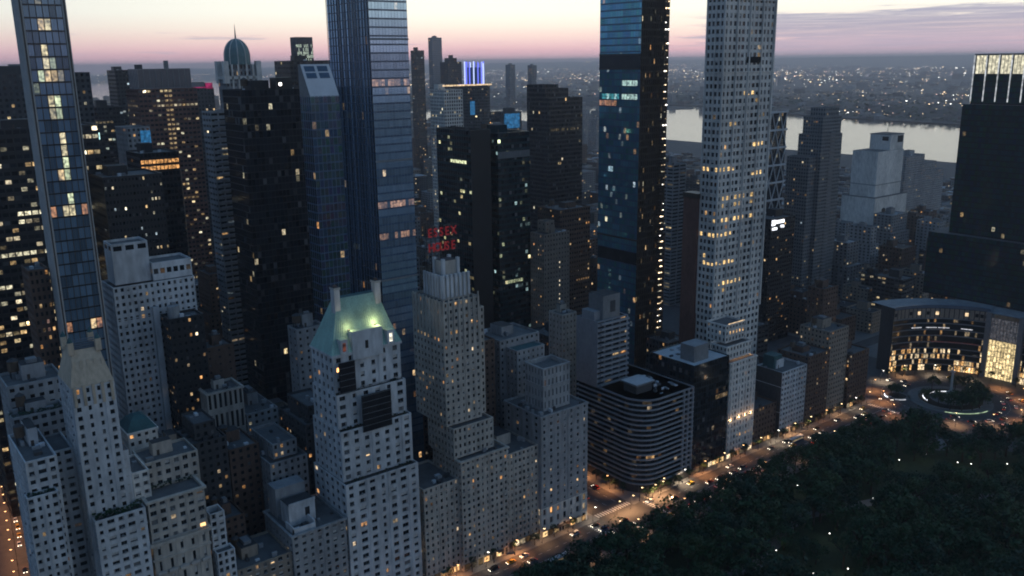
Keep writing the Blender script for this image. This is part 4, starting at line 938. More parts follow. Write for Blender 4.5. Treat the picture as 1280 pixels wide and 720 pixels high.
block(B, (196.6, 217, 545, 559), 0, 202, style('grey_brick', 5.2, 3.5, .86, .42, .9, p=.05, gain=.35, pal=MIXED), faces='NE')
k = B.part('balcony_bands')
for j in range(56):
    z = 3.2 + j * 3.5; arc_ = [(199 + 13 * f, 545 - 1.5 * math.sin(math.pi * f) - .12) for f in np.linspace(0, 1, 7)]
    k.prism([(a, b_) for a, b_ in arc_] + [(212, 545), (199, 545)], z, z + .95, 'balcony', bottom=True)
B.done()
B = simple('black_glass_tower', 'plain black glass tower with a few scattered lights below the domed tower', (190.8, 230.5, 480, 506), 216, style('black_metal', 2.2, 3.7, .93, .86, .04, sill=.07, p=.012, pal=OFFICE, gain=.4, revl=False, sp='black_metal'), kit=3, cat='tower')
k = B.new('plant_room'); k.box(214, 224, 486, 494, 215, 222, 'black_metal'); k.box(216, 217.4, 485.8, 486, 217.6, 219.2, 'lamp_white'); B.done()
simple('dark_wide_tower', 'dark flat-topped tower rising behind the black glass one', (321.6, 357.5, 700, 730), 232, style('black_metal', 3, 4, .8, .5, .3, p=.02, pal=OFFICE, gain=.3)).done()
B = simple('lattice_lit_tower', 'far tower with a bright white latticed face under a dark top', (656, 686, 1400, 1420), 272, style('dark_stone', 2.4, 5.5, .42, .84, .2, sill=.08, p=0, pal=COOL, gain=.5), kit=0, lit={'N': {(i, j): (.75, .9, .7) for i in range(15) for j in range(31, 47) if hash2(i, j) > .35}}, nx={'N': 15}, nz=49, cat='tower'); B.done()
simple('point_lit_slab', 'black slab dotted with small white lights between the slender tower and the domed tower', (113.5, 142, 470, 500), 176.4, style('black_metal', 1.7, 3.6, .5, .4, .2, p=.08, pal=COOL + OFFICE, gain=.6)).done()
B = simple('orange_lit_block', 'dark block with two storeys of orange lit windows under its roof', (166, 190, 590, 620), 176, style('black_metal', 2.4, 4.0, .85, .6, .3, p=.03, rowp=.05, pal=WARM, gain=.4), lit={'N': {(i, j): (.75, .36, .12) for i in range(10) for j in (41, 42)}}, nx={'N': 10}, nz=44); B.done()
simple('striped_slab', 'narrow slab with warm horizontal window stripes', (182.4, 194, 600, 612), 163, style('tan_brick', 11, 3.4, .94, .45, .3, p=.3, pal=WARM, gain=.12)).done()

B = Bld('white_grid_hotel', 'pale hotel slab gridded with small dark square windows and a blank top storey block', (112, 408))
s = style('white_brick', 2.6, 3.3, .52, .5, .45, p=.02, gain=.35)
block(B, (95.2, 130.2, 400, 418), 0, 137, s, faces='NEW', indiv='N', nx={'N': 14}); block(B, (97.5, 112.7, 404, 416), 137, 155, style('white_brick', 5, 20, .7, .12, .3, sill=.82, p=0), faces='NEW'); block(B, (113, 130.2, 402, 417), 137, 145, style('white_brick', 3, 8, .7, .3, .4, sill=.35, p=.5, gain=.12), faces='NEW')
k = B.new('corner_fin'); k.box(110.2, 112.6, 397.6, 399.9, 0, 126, 'white_brick'); B.done()
B = simple('dark_brown_block', 'dark block with scattered warm lights in front of the white gridded hotel', (113, 128, 386, 397.4), 122.6, style('black_metal', 2.6, 3.4, .42, .42, .3, p=.13, pal=WARM, gain=.7), kit=3); B.new('roof_drum').cyl(117, 392, 121, 127, 2.6, 'grey_brick', n=14); B.done()
simple('blank_brown_block', 'blank brown wall block above the pilastered mansion', (128.6, 142.5, 392, 405), 104.5, style('brown_brick', 4, 3.4, .2, .3, p=.02), kit=3).done()
B = Bld('pilastered_mansion', 'stone mansion block with tall vertical pilasters', (131, 384)); block(B, (122.9, 139.3, 377, 391), 0, 88.6, style('sandstone', 2.3, 11, .5, .75, .5, p=.03), cornice=.6, kit=5); B.done()
simple('grey_blank_slab', 'plain grey slab standing beside the green copper roof', (171, 186, 386, 396), 106.6, style('grey_brick', 4, 3.3, .3, .4, p=.03), kit=4).done()
B = Bld('green_mansard_house', 'apartment house with a small green mansard dome among lower roofs', (86, 352))
block(B, (80.9, 92, 345, 358), 0, 92, style('limestone', 2.8, 3.3, .45, .5, p=.04), cornice=.4, deck=False); k = B.part('mansard'); k.frustum(rc(80.9, 92, 345, 358), 92.05, rc(83.2, 89.7, 347.6, 355.4), 95.6, 'copper_teal'); k.frustum(rc(83.2, 89.7, 347.6, 355.4), 95.6, rc(85.2, 87.8, 350, 353), 97.0, 'copper_teal'); B.done()

B = Bld('twin_black_tower', 'black office tower with curved lit floors standing behind the stepped hotel', (350, 500), 'tower')
s = style('black_metal', 2.6, 3.9, .94, .55, .12, p=.035, rowp=.16, pal=[(1, .95, .5), (.95, 1, .6), (1, .8, .4)], gain=.4, sp='spandrel_green', revl=False)
block(B, (342.5, 358.6, 480, 520.3), 0, 186, s, faces='E', par=2.0, kit=3, bulk=False); fac(B, (342.5, 479.99), (358.6, 479.99), 0, 186, style('black_metal', 2.6, 3.9, .9, .6, .05, p=.0, revl=False)); B.done()
B = Bld('teal_glass_office', 'dark teal glass office tower with a pale louvre band joined to the black one', (378, 500), 'tower')
block(B, (364.6, 392, 480, 515), 0, 183, style('spandrel_green', 2.2, 3.9, .93, .6, .08, p=.03, rowp=.12, pal=[(1, .9, .5), (.9, 1, .6), (.6, .9, .9)], gain=.3, revl=False), faces='NE', kit=3, par=2)
k = B.new('louvre_band'); k.box(364.4, 391.6, 479.6, 479.97, 166, 170.5, 'concrete'); [k.box(364.4 + i * 2.2, 364.7 + i * 2.2, 479.4, 479.6, 166, 170.5, 'grey_metal') for i in range(13)]; B.done()
s = style('black_metal', 2.2, 3.9, .82, .6, .25, p=.012, rowp=.03, pal=OFFICE, gain=.5)
B = Bld('black_stepped_tower', 'plain black tower with a notched stepped top', (565, 655), 'tower'); block(B, (545.7, 587.5, 640, 672), 0, 196, s, kit=3, bulk=False); block(B, (545.8, 575, 646, 672), 196, 204.5, s); block(B, (545.8, 566, 650, 672), 204.5, 208, s); B.done()
simple('brown_terrace_block', 'brown office block with a wide blank parapet below the notched black tower', (419.5, 449, 480, 505), 125.4, style('brown_brick', 2.2, 3.5, .6, .45, .3, p=.05, rowp=.06, pal=WARM, gain=.35), kit=4).done()
B = Bld('tan_twin_slab', 'tan slab with a vertical string of lit stair windows', (399, 467)); block(B, (387.6, 410.9, 460, 474.6), 0, 114.5, style('tan_brick', 2.5, 3.3, .34, .42, .3, p=.10, pal=WARM, gain=.6), lit={'N': {(5, j): (1, .85, .6) for j in range(8, 30) if hash2(j, 2) > .4}}, nx={'N': 9}, kit=3); block(B, (394, 402, 466, 474.6), 114.5, 122, style('tan_brick', 4, 4, .3, .3)); B.done()
simple('dark_low_office', 'dark low office roof crowded with machinery behind the club', (343, 366.3, 400, 423), 64.5, style('dark_stone', 3, 3.5, .5, .5, p=.04), kit=16).done()
simple('sandstone_annex', 'small pale block beside the upper slab of the rounded building', (327, 338, 372, 384), 88, style('sandstone', 3, 3.4, .3, .4, p=.02), kit=3).done()
simple('banded_grey_tower', 'grey tower with horizontal balcony stripes between the two tallest towers', (628, 646, 560, 576), 135, style('grey_brick', 8, 3.4, .92, .45, .9, p=.06, pal=OFFICE, gain=.2)).done()
simple('brown_striped_tower', 'brown striped apartment tower between the two tallest towers', (500, 520, 470, 492), 98, style('brown_brick', 6, 3.2, .9, .45, .7, p=.04, gain=.2)).done()
B = simple('lit_rooms_block', 'dark block with two wide brightly lit rooms between the tallest towers', (432, 452, 385, 405), 46, style('dark_stone', 3, 4, .5, .5, p=.05)); B.new('lit_room').box(434, 449, 384.4, 384.9, 30, 34, 'cove_warm'); B.new('lit_room').box(434, 449, 384.4, 384.9, 37.5, 41, 'cove_warm'); B.done()

# diagrid tower
B = Bld('diagrid_tower', 'steel and glass tower faced with big white-edged triangles', (664, 500), 'tower')
T = (640, 683.3, 480, 522)
s = style('spandrel_dark', 2.6, 4.0, .95, .85, .05, p=.03, pal=OFFICE, gain=.25, revl=False); block(B, T, 0, 183, s, faces='NE')
for j in range(12):
    z0, z1 = j * 15.3, (j + 1) * 15.3; nb = 4
    k = B.new('ring_beam'); k.beam((T[0] - .5, T[2] - .5, z1), (T[1] + .5, T[2] - .5, z1), .8, 'roof_white'); k.beam((T[0] - .5, T[2] - .5, z1), (T[0] - .5, T[3], z1), .8, 'white_metal')
    for i in range(nb):
        w_ = (T[1] - T[0]) / nb; a = T[0] + i * w_; k = B.new('diagonal'); h0, h1 = (0, .5) if j % 2 else (.5, 0)
        k.beam((a + (.5 * w_ if j % 2 else 0), T[2] - .5, z0), (a + (0 if j % 2 else .5 * w_), T[2] - .5, z1), .36, 'roof_white'); k.beam((a + (.5 * w_ if j % 2 else w_), T[2] - .5, z0), (a + (w_ if j % 2 else .5 * w_), T[2] - .5, z1), .36, 'roof_white')
B.done()
B = simple('white_sign_block', 'low dark block with a bright white illuminated roof sign below the diagrid tower', (600, 632, 430, 450), 104, style('black_metal', 3, 3.6, .6, .5, p=.06))
k = B.new('sign'); k.box(601, 616, 429, 429.6, 100, 102.6, 'sign_white'); k.box(600, 604, 428.9, 429.5, 98.8, 103.2, 'sign_white'); k.box(601, 607, 429, 429.6, 95, 97, 'sign_white'); k.box(612, 616, 429, 429.6, 96, 98.2, 'sign_white'); B.done()
B = Bld('teal_balcony_tower', 'teal glass apartment tower stepped with narrow balconies', (755, 492), 'tower')
s = style('concrete', 2.8, 3.3, .62, .52, .5, p=.04, pal=MIXED, gain=.25, tf=lambda i, j, r: (.03, .06, .07)); block(B, (739, 772, 480, 505), 0, 160, s); block(B, (742, 772, 482, 503), 160, 176, s); block(B, (748, 770, 484, 500), 176, 184, s); block(B, (727, 739, 484, 508), 0, 140, s)
for j in range(48): B.part('balcony_bands').box(751, 758, 478.6, 479.99, 6 + j * 3.3, 6.9 + j * 3.3, 'grey_metal', bottom=True)
B.done()
B = Bld('windowless_exchange', 'windowless pale stone exchange tower with a narrow raised top', (1030, 590), 'tower')
k = B.part('wall'); k.box(998.5, 1056, 572, 605, 0, 120, 'limestone', top='roof_gravel'); k.box(990, 1062, 566, 610, 0, 66, 'limestone', top='roof_gravel'); k.box(1026, 1056, 573.5, 600, 120, 139, 'limestone', top='roof_tar')
for z, r_ in ((80, (998.5, 1056, 572, 605)), (66, (990, 1062, 566, 610)), (138, (1026, 1056, 573.5, 600))): ring(B.part('cornice'), r_, .4, z, z + .8, 'concrete')
B.new('louvre_opening').box(1042, 1054, 573.3, 573.49, 128.5, 136.5, 'net'); B.new('louvre_opening').box(1025.8, 1025.99, 576, 584, 131, 136, 'net'); B.new('antenna').cyl(1040, 586, 139, 148, .5, 'grey_metal', r1=.1, n=6); B.done()
s = style('grey_brick', 3.2, 3.2, .45, .5, .3, p=.08, pal=MIXED, gain=.3)
simple('river_slab', 'grey apartment slab stepping down behind the windowless exchange', (1190, 1240, 640, 665), 96, s, tiers=[((1240.2, 1275, 640, 665), 0, 84, None), ((1275.3, 1300, 640, 665), 0, 70, None)]).done()
simple('dark_string_light_block', 'dark mid-rise with a vertical string of white lights', (1020, 1044, 460, 478), 44, style('dark_stone', 3, 3.2, .5, .5, p=.06, pal=COOL, gain=.4), lit={'N': {(3, j): (1, 1, 1) for j in range(1, 12)}}, nx={'N': 8}).done()

# far midtown: tower with the blue lit crown and its neighbours
B = Bld('blue_crown_tower', 'rounded dark tower with a crown of glowing blue vertical fins', (735, 1015), 'tower')
k = B.part('wall'); nn = 20; cx, cy_, r_ = 735, 1018, 21
ring_p = [(cx + r_ * math.cos(i * math.tau / nn), cy_ + r_ * math.sin(i * math.tau / nn)) for i in range(nn)]
for i in range(nn): fac(B, ring_p[i], ring_p[(i + 1) % nn], 0, 199.5, style('dark_stone', 3.2, 4, .6, .5, .3, p=.05, pal=MIXED, gain=.3))
B.part('roof').face([(*p, 199.5) for p in ring_p], 'roof_tar'); B.part('crown_ring').prism([(cx + (r_ + .5) * math.cos(i * math.tau / nn), cy_ + (r_ + .5) * math.sin(i * math.tau / nn)) for i in range(nn)], 198.6, 200, 'neon_blue', top='roof_tar')
for i in range(14): a = i * math.tau / 14; kk = B.new('crown_fin'); kk.box(cx + 13 * math.cos(a) - .55, cx + 13 * math.cos(a) + .55, cy_ + 13 * math.sin(a) - .55, cy_ + 13 * math.sin(a) + .55, 200, 227 + 3 * hash2(i, 1), 'neon_lilac' if i % 3 == 0 else 'neon_blue')
B.new('crown_core').cyl(cx, cy_, 199.6, 222, 11, 'blue_metal', n=14); B.new('video_screen').box(714.5, 722, 1000, 1000.6, 160, 178, 'screen_blue'); B.done()
B = simple('white_lattice_tower', 'pale tower with a white lattice front beside the blue crowned one', (571.8, 597, 850, 879), 199.5, style('limestone', 3.2, 3.9, .62, .62, .5, p=.10, pal=OFFICE, gain=.35), cat='tower'); B.new('roof_cove').box(571.8, 640, 852, 853, 203, 204.6, 'cove_warm'); B.done()
simple('far_dark_tower', 'dark far tower with a lit base ledge', (948, 966, 1500, 1520), 252, style('black_metal', 3.4, 4, .6, .5, .3, p=.1, pal=MIXED, gain=.25), cat='tower').done()
simple('far_silver_tower', 'tall pale far tower standing clear of the horizon', (1116.4, 1141.5, 1700, 1716), 282, style('grey_metal', 3.4, 4, .6, .6, .3, p=.05, glass='glass_coated', tf=lambda i, j, r: (.2, .24, .28)), cat='tower').done()
simple('far_gabled_tower', 'far stone tower with a stepped pointed roof', (1088.6, 1123, 1600, 1630), 230, style('dark_stone', 3.4, 4, .5, .5, .3, p=.05), tiers=[((1096, 1115, 1606, 1624), 230, 238, None), ((1102, 1109, 1611, 1618), 238, 244, None)], cat='tower').done()
B = simple('far_blue_screen_block', 'far block with a wide glowing blue screen beside the notched black tower', (690, 722, 900, 925), 168, style('dark_stone', 3.4, 4, .5, .5, p=.06, pal=MIXED)); B.new('video_screen').box(694, 718, 898.6, 899.4, 148, 166, 'screen_blue'); B.done()
simple('far_slab_twin', 'thin grey far slab against the river lights', (1330, 1346, 1700, 1716), 222, style('grey_brick', 3.4, 4, .5, .5, p=.06), group='thin far slabs').done()
B = simple('far_slab_twin', 'thin grey far slab against the river lights', (1400, 1416, 1705, 1720), 220, style('grey_brick', 3.4, 4, .5, .5, p=.06), group='thin far slabs'); B.done()

for u, v, h in ((1560, 1560, 80), (1600, 1690, 84), (1650, 1790, 92), (1720, 1810, 96), (1690, 1905, 90), (1790, 1950, 92)):
    simple('riverside_tower', 'grey riverside apartment tower seen beside the tallest blue glass tower', (u, u + 30, v, v + 30), h, style('grey_brick', 4.2, 4, .5, .5, p=.06, pal=MIXED), kit=1, group='riverside apartment towers').done()

# ------------------------------------------------------------------ west end of the street
B = Bld('white_studio_house', 'white gridded studio house with a dark blank side wall near the traffic circle', (461, 317))
block(B, (448.3, 474.1, 307, 326), 0, 42.8, style('white_brick', 2.9, 3.3, .55, .5, .4, p=.03, gain=.5), faces='NW', indiv='N', nx={'N': 9}, kit=5)
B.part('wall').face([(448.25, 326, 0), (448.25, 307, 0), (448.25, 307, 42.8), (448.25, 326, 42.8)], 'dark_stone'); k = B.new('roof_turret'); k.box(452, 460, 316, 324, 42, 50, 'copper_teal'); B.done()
simple('low_brown_house', 'low dark brown house between the floodlit villa and the white studio house', (424, 447.5, 309, 335), 24, style('brown_brick', 3, 3.3, .4, .5, p=.05), kit=5).done()
simple('brown_corner_block', 'brown apartment block beside the white studio house', (475, 499, 307, 330), 47, style('brown_brick', 2.8, 3.2, .42, .48, p=.07), kit=5, tnk=True).done()
simple('tall_brown_slab', 'tall plain brown slab near the traffic circle', (523, 540, 330, 342), 78.5, style('brown_brick', 2.8, 3.2, .36, .46, p=.05), kit=3).done()
simple('grey_brown_slab', 'grey-brown apartment slab next to the tall plain brown one', (500, 522, 309, 331), 58, style('tan_brick', 2.8, 3.2, .42, .48, p=.06), kit=5).done()
simple('circle_corner_house', 'small brown house facing the traffic circle', (523, 546, 307, 329), 38, style('brown_brick', 2.9, 3.3, .45, .5, p=.08), kit=5).done()

# curved glass centre on the circle
B = Bld('curved_glass_centre', 'curved glass shopping centre with a bright atrium facing the traffic circle', (650, 300))
cx, cy_, Rr = 596, 264, 64
def pt(a, r): return (cx + r * math.cos(RAD(a)), cy_ + r * math.sin(RAD(a)))
W = B.part('wall'); G = B.part('windows'); FB = B.part('floor_bands')
angs = [77 - 3.0 * i for i in range(40)]                           # from the south wing round to the north
r5 = random.Random(51)
lev = [(0.3, 4.6, .95), (5.2, 8.8, .55), (9.6, 13.0, .5), (13.8, 17.2, .3), (18.0, 22.0, .05), (23, 27, .07), (28, 31.5, .1), (32.5, 36.5, .05), (37.6, 40.2, .12)]
for a0, a1 in zip(angs[:-1], angs[1:]):
    if 14 >= a0 > -5: continue                                     # the atrium stands here
    p0, p1 = pt(a0, Rr), pt(a1, Rr); b0, b1 = pt(a0, Rr + 26), pt(a1, Rr + 26)
    W.face([(*p0, 0), (*b0, 0), (*b1, 50), (*p0, 50)][:0] or [(*pt(a0, Rr + .5), 0), (*pt(a1, Rr + .5), 0), (*pt(a1, Rr + .5), 50), (*pt(a0, Rr + .5), 50)][::-1], 'spandrel_dark')
    for z0, z1, pr in lev:
        FB.face([(*pt(a1, Rr - .3), z1), (*pt(a0, Rr - .3), z1), (*pt(a0, Rr - .3), z1 + .7), (*pt(a1, Rr - .3), z1 + .7)], 'grey_metal'); FB.face([(*pt(a1, Rr - .3), z1 + .7), (*pt(a0, Rr - .3), z1 + .7), (*pt(a0, Rr + .5), z1 + .7), (*pt(a1, Rr + .5), z1 + .7)], 'grey_metal')
        c = None
        for h_ in range(2):
            f0, f1 = a0 + (a1 - a0) * (h_ * .5 + .04), a0 + (a1 - a0) * (h_ * .5 + .46); c = None
            if r5.random() < pr * (1.5 if hash2(int(a0 / 9), 5.0 + z0 // 9) > .5 else .35): g = r5.uniform(.25, 1.2) * (1.5 if z0 < 3 else 1.0 if z0 < 18 else .25); kx = r5.choice([(1, .68, .34), (1, .76, .46), (1, .54, .2)]); c = tuple(x * g for x in kx)
            G.face([(*pt(f1, Rr), z0), (*pt(f0, Rr), z0), (*pt(f0, Rr), z1), (*pt(f1, Rr), z1)], 'glass', c, (.02, .028, .03))
    # pale stone panels in the top storey, roof behind
    pn = B.new('stone_panel'); pn.face([(*pt(a1 + .25, Rr - .35), 41.2), (*pt(a0 - .25, Rr - .35), 41.2), (*pt(a0 - .25, Rr - .35), 48.2), (*pt(a1 + .25, Rr - .35), 48.2)], 'tan_brick')
    if r5.random() < .3: pn.face([(*pt(a1 + .5, Rr - .4), 43.4), (*pt(a0 - .5, Rr - .4), 43.4), (*pt(a0 - .5, Rr - .4), 46), (*pt(a1 + .5, Rr - .4), 46)], 'cove_warm' if r5.random() < .25 else 'net')
    R_ = B.part('roof'); R_.face([(*pt(a1, Rr - .8), 50), (*pt(a0, Rr - .8), 50), (*pt(a0, Rr + 22), 50), (*pt(a1, Rr + 22), 50)], 'roof_silver'); R_.face([(*pt(a1, Rr - .8), 48.6), (*pt(a0, Rr - .8), 48.6), (*pt(a0, Rr - .8), 51), (*pt(a1, Rr - .8), 51)], 'blue_metal'); R_.face([(*pt(a1, Rr + .4), 51), (*pt(a0, Rr + .4), 51), (*pt(a0, Rr - .8), 51), (*pt(a1, Rr - .8), 51)][::-1], 'blue_metal')
W.face([(*pt(77, Rr), 0), (*pt(77, Rr + 12), 0), (*pt(77, Rr + 12), 50), (*pt(77, Rr), 50)][::-1], 'dark_stone')
at = B.part('atrium_glass'); fr = B.part('atrium_frame'); A0, A1 = 12.5, -5.5; NA, NZ_ = 9, 11
for i in range(NA):
    for j in range(NZ_):
        a0, a1 = A0 + (A1 - A0) * i / NA, A0 + (A1 - A0) * (i + 1) / NA; z0, z1 = j * 4.1 + .2, (j + 1) * 4.1
        g = (1.1 * r5.uniform(.45, 1.4) if j < 6 else (.9 if j == 6 else .05)); c = (g, g * .76, g * .38) if j < 7 else (.05, .05, .055)
        at.face([(*pt(a1 + .15, Rr - 2), z0), (*pt(a0 - .15, Rr - 2), z0), (*pt(a0 - .15, Rr - 2), z1), (*pt(a1 + .15, Rr - 2), z1)], 'glass', c, (.10, .10, .11) if j > 6 else (.03, .03, .03))
for i in range(NA + 1): a = A0 + (A1 - A0) * i / NA; p = pt(a, Rr - 2.1); fr.box(p[0] - .12, p[0] + .12, p[1] - .12, p[1] + .12, 0, 45.6, 'grey_metal')
for j in range(NZ_ + 1):
    for i in range(NA): fr.beam((*pt(A0 + (A1 - A0) * i / NA, Rr - 2.1), j * 4.1), (*pt(A0 + (A1 - A0) * (i + 1) / NA, Rr - 2.1), j * 4.1), .09, 'grey_metal')
for a in (13.8, -6.6): p = pt(a, Rr - 1.5); B.new('atrium_pier').box(p[0] - 2, p[0] + 2, p[1] - 1.7, p[1] + 1.7, 0, 49, 'concrete')
B.part('roof').face([(*pt(A1 - 2, Rr - 3), 48.8), (*pt(A0 + 2, Rr - 3), 48.8), (*pt(A0 + 2, Rr + 30), 50.0), (*pt(A1 - 2, Rr + 30), 50.0)], 'roof_silver')
W.face([(*pt(A1, Rr + 6), 0), (*pt(A0, Rr + 6), 0), (*pt(A0, Rr + 6), 46), (*pt(A1, Rr + 6), 46)], 'sandstone')
cv = B.new('light_strip'); [cv.beam((*pt(a, Rr - .6), 33.6 - (.0 if q_ else 0)), (*pt(a - 7, Rr - .6), 33.6), .22, 'cove_white') for q_, a in enumerate((62, 52, 44, 30))]
cv = B.new('light_strip'); [cv.beam((*pt(a, Rr - .6), 23.0), (*pt(a - 9, Rr - .6), 22.6), .10, 'strip_red') for a in (48, 38, 28)]
# the glass tower above it
s = style('spandrel_green', 2.4, 4.0, .93, .8, .06, p=.008, rowp=.006, pal=OFFICE, gain=.3, revl=False, sp='spandrel_dark', tf=lambda i, j, r: tuple(c * (.03 + .03 * r.random()) for c in (.4, 1.1, 1.2)))
for (T, z0, z1) in (((672, 740, 236, 338), 50, 98), ((680, 740, 240, 326.3), 98, 194), ((690, 740, 246, 325.6), 194, 214)):
    fac(B, (T[0], T[3]), (T[0], T[2]), z0, z1, s); fac(B, (T[0], T[2]), (T[1], T[2]), z0, z1, s)
    B.part('tower_wall').face([(T[1], T[2], z0), (T[1], T[3], z0), (T[1], T[3], z1), (T[1], T[2], z1)], 'spandrel_dark'); B.part('tower_wall').face([(T[1], T[3], z0), (T[0], T[3], z0), (T[0], T[3], z1), (T[1], T[3], z1)], 'spandrel_dark'); B.new('tower_roof').face([(a, b_, z1) for a, b_ in rc(*T)], 'roof_gravel')
T = (690, 740, 246, 325.6); cr = B.part('crown_wall'); cr.box(T[0] + 1.2, T[1], T[2] + 1.2, T[3], 214, 229.4, 'spandrel_green', top='roof_gravel')
cr.box(T[0] - .3, T[1], T[2] - .3, T[3] + .3, 229.4, 230.2, 'grey_metal', bottom=True)
nb = 9
for i in range(nb):
    v0, v1 = T[3] - (T[3] - T[2]) * i / nb, T[3] - (T[3] - T[2]) * (i + 1) / nb; k = B.new('crown_lantern')
    for q_ in range(3):
        a, c = v0 + (v1 - v0) * (.1 + q_ * .28), v0 + (v1 - v0) * (.34 + q_ * .28); k.face([(T[0] + 1.1, a, 216), (T[0] + 1.1, c, 216), (T[0] + 1.1, c, 229), (T[0] + 1.1, a, 229)], 'crown_light')
    f = B.new('crown_fin'); f.box(T[0] - .8, T[0] + .1, v0 - .25, v0 + .25, 196, 229.3, 'fin_white')
B.done()

# ------------------------------------------------------------------ traffic circle
k = MB()
def disc(m_, u, v, r, z0, z1, mt, top, n=40): m_.cyl(u, v, z0, z1, r, mt, n=n, top=top)
disc(k, 592, 271, 27, 0, .15, 'kerb', 'paving'); disc(k, 592, 271, 20, .15, .55, 'stone_pale', 'soil'); disc(k, 592, 271, 12.5, .55, .65, 'paving', 'paving')
single('circle_island', k, 'round paved island with planted ring in the traffic circle', kind='structure')
k = MB(); disc(k, 571, 297.5, 8.5, 0, .15, 'kerb', 'paving', 24); disc(k, 571, 297.5, 6, .15, .5, 'stone_pale', 'soil', 24); single('small_island', k, 'small planted traffic island beside the circle', kind='structure')
B = Bld('monument_column', 'slender stone monument column with a statue in the traffic circle', (592, 271), 'monument')
k = B.part('base'); disc(k, 592, 271, 5, .6, 1.6, 'stone_pale', 'stone_pale', 16); k.box(589.8, 594.2, 268.8, 273.2, 1.6, 6, 'stone_pale'); B.part('shaft').cyl(592, 271, 6, 20, .95, 'stone_pale', r1=.75, n=14); B.part('capital').box(590.8, 593.2, 269.8, 272.2, 20, 21, 'stone_pale')
k = B.part('statue'); k.cyl(592, 271, 21, 22.6, .5, 'stone_pale', r1=.42, n=8); k.cyl(592, 271, 22.6, 23.6, .5, 'stone_pale', r1=.25, n=8); k.cyl(592, 271, 23.6, 24.2, .24, 'stone_pale', r1=.16, n=8); B.done()
def light_strip(u, v, r, a0, a1, z, label, grp, mt='cove_white', w=.16):
    m_ = MB(); n_ = 14
    for i in range(n_):
        t0, t1 = RAD(a0 + (a1 - a0) * i / n_), RAD(a0 + (a1 - a0) * (i + 1) / n_); m_.beam((u + r * math.cos(t0), v + r * math.sin(t0), z), (u + r * math.cos(t1), v + r * math.sin(t1), z), w, mt)
    single('light_strip', m_, label, 'light', grp)
light_strip(592, 271, 26.6, -160, -95, .5, 'curved line of pale light round the rim of the traffic island', 'curved light lines on the circle', 'cove_green', .12)
light_strip(592, 271, 14, 20, 95, .9, 'bright curved bench light by the monument', 'curved bench lights by the monument', 'sign_white', .2); light_strip(592, 271, 17, 110, 150, .9, 'bright curved bench light by the monument', 'curved bench lights by the monument', 'sign_white', .2)
light_strip(571, 297.5, 8.2, 110, 165, .5, 'curved white light along the small planted island', 'light lines on the small island', 'sign_white', .22); light_strip(571, 297.5, 8.2, -160, -110, .5, 'curved white light along the small planted island', 'light lines on the small island', 'cove_white', .18)

# ------------------------------------------------------------------ ordinary buildings filling the blocks
TAKEN = [(o.location.x, o.location.y) for o in col.objects if o.parent is None and o.get('category') in ('building', 'tower')]
RECTS = []
for o in list(col.objects):
    if o.parent is None and o.get('category') in ('building', 'tower'):
        us, vs_ = [], []
        for c in o.children:
            if c.type == 'MESH' and c.name.split('.')[0] in ('wall', 'tower_wall', 'shoulder', 'windows', 'balcony_bands', 'side_block', 'lobby'):
                bb = c.bound_box; us += [bb[0][0] + o.location.x, bb[6][0] + o.location.x]; vs_ += [bb[0][1] + o.location.y, bb[6][1] + o.location.y]
        if us: RECTS.append((min(us), max(us), min(vs_), max(vs_)))
RECTS.append((540, 668, 200, 345))
def free(r, g=.6): return not any(r[0] < b_[1] + g and r[1] > b_[0] - g and r[2] < b_[3] + g and r[3] > b_[2] - g for b_ in RECTS)
def cap_height(u0, u1, v0, y_lim):
    h = 200.0
    while h > 8:
        a = in_view(u0, v0, h, 4000); b_ = in_view(u1, v0, h, 4000)
        if a and b_ and min(a[1], b_[1]) >= y_lim((a[0] + b_[0]) / 2): return h
        h *= .93
    return 8
def lerp_tab(tab):
    def f(x):
        if x <= tab[0][0]: return tab[0][1]
        for (x0, y0), (x1, y1) in zip(tab[:-1], tab[1:]):
            if x <= x1: return y0 + (y1 - y0) * (x - x0) / (x1 - x0)
        return tab[-1][1]
    return f
near_lim = lerp_tab([(0, 470), (100, 500), (180, 530), (260, 520), (330, 500), (400, 520), (500, 470), (620, 440), (730, 430), (830, 440), (870, 420), (960, 400), (1080, 400), (1280, 400)])
mid_lim = lerp_tab([(0, 400), (120, 330), (200, 330), (260, 330), (400, 330), (520, 260), (545, 300), (660, 330), (740, 290), (850, 290), (950, 290), (1010, 310), (1100, 290), (1280, 300)])
far_lim = lerp_tab([(0, 150), (110, 118), (160, 140), (300, 170), (510, 130), (545, 150), (620, 140), (700, 150), (740, 200), (850, 205), (960, 260), (1010, 290), (1060, 268), (1135, 264), (1160, 250), (1280, 300)])
FSTY = [
    ('brown_mid_rise', 'flat-roofed brown brick building in the blocks between the towers', lambda p: style('brown_brick', 3.4, 3.4, .42, .46, .3, p=p, gain=.35, roof='roof_tar')),
    ('grey_mid_rise', 'flat-roofed grey building in the blocks between the towers', lambda p: style('grey_brick', 3.4, 3.4, .45, .46, .3, p=p, gain=.35, roof='roof_gravel', pal=MIXED)),
    ('tan_mid_rise', 'flat-roofed tan brick building in the blocks between the towers', lambda p: style('tan_brick', 3.4, 3.4, .42, .46, .3, p=p, gain=.35, roof='roof_tar')),
    ('dark_office_block', 'dark banded office block in the blocks between the towers', lambda p: style('dark_stone', 4.2, 3.8, .82, .45, .3, p=p * 1.2, rowp=.08, pal=OFFICE, gain=.3, roof='roof_gravel')),
    ('pale_mid_rise', 'flat-roofed pale stone building in the blocks between the towers', lambda p: style('concrete', 3.4, 3.4, .42, .46, .3, p=p, gain=.35, roof='roof_silver', pal=MIXED)),
]
fr_ = random.Random(77)
AVU = [(64, 287), (323, 546), (642, 836), (870, 1110), (1144, 1384), (1418, 1688)]
SV = [307 + 79 * i for i in range(26)]
cand = []
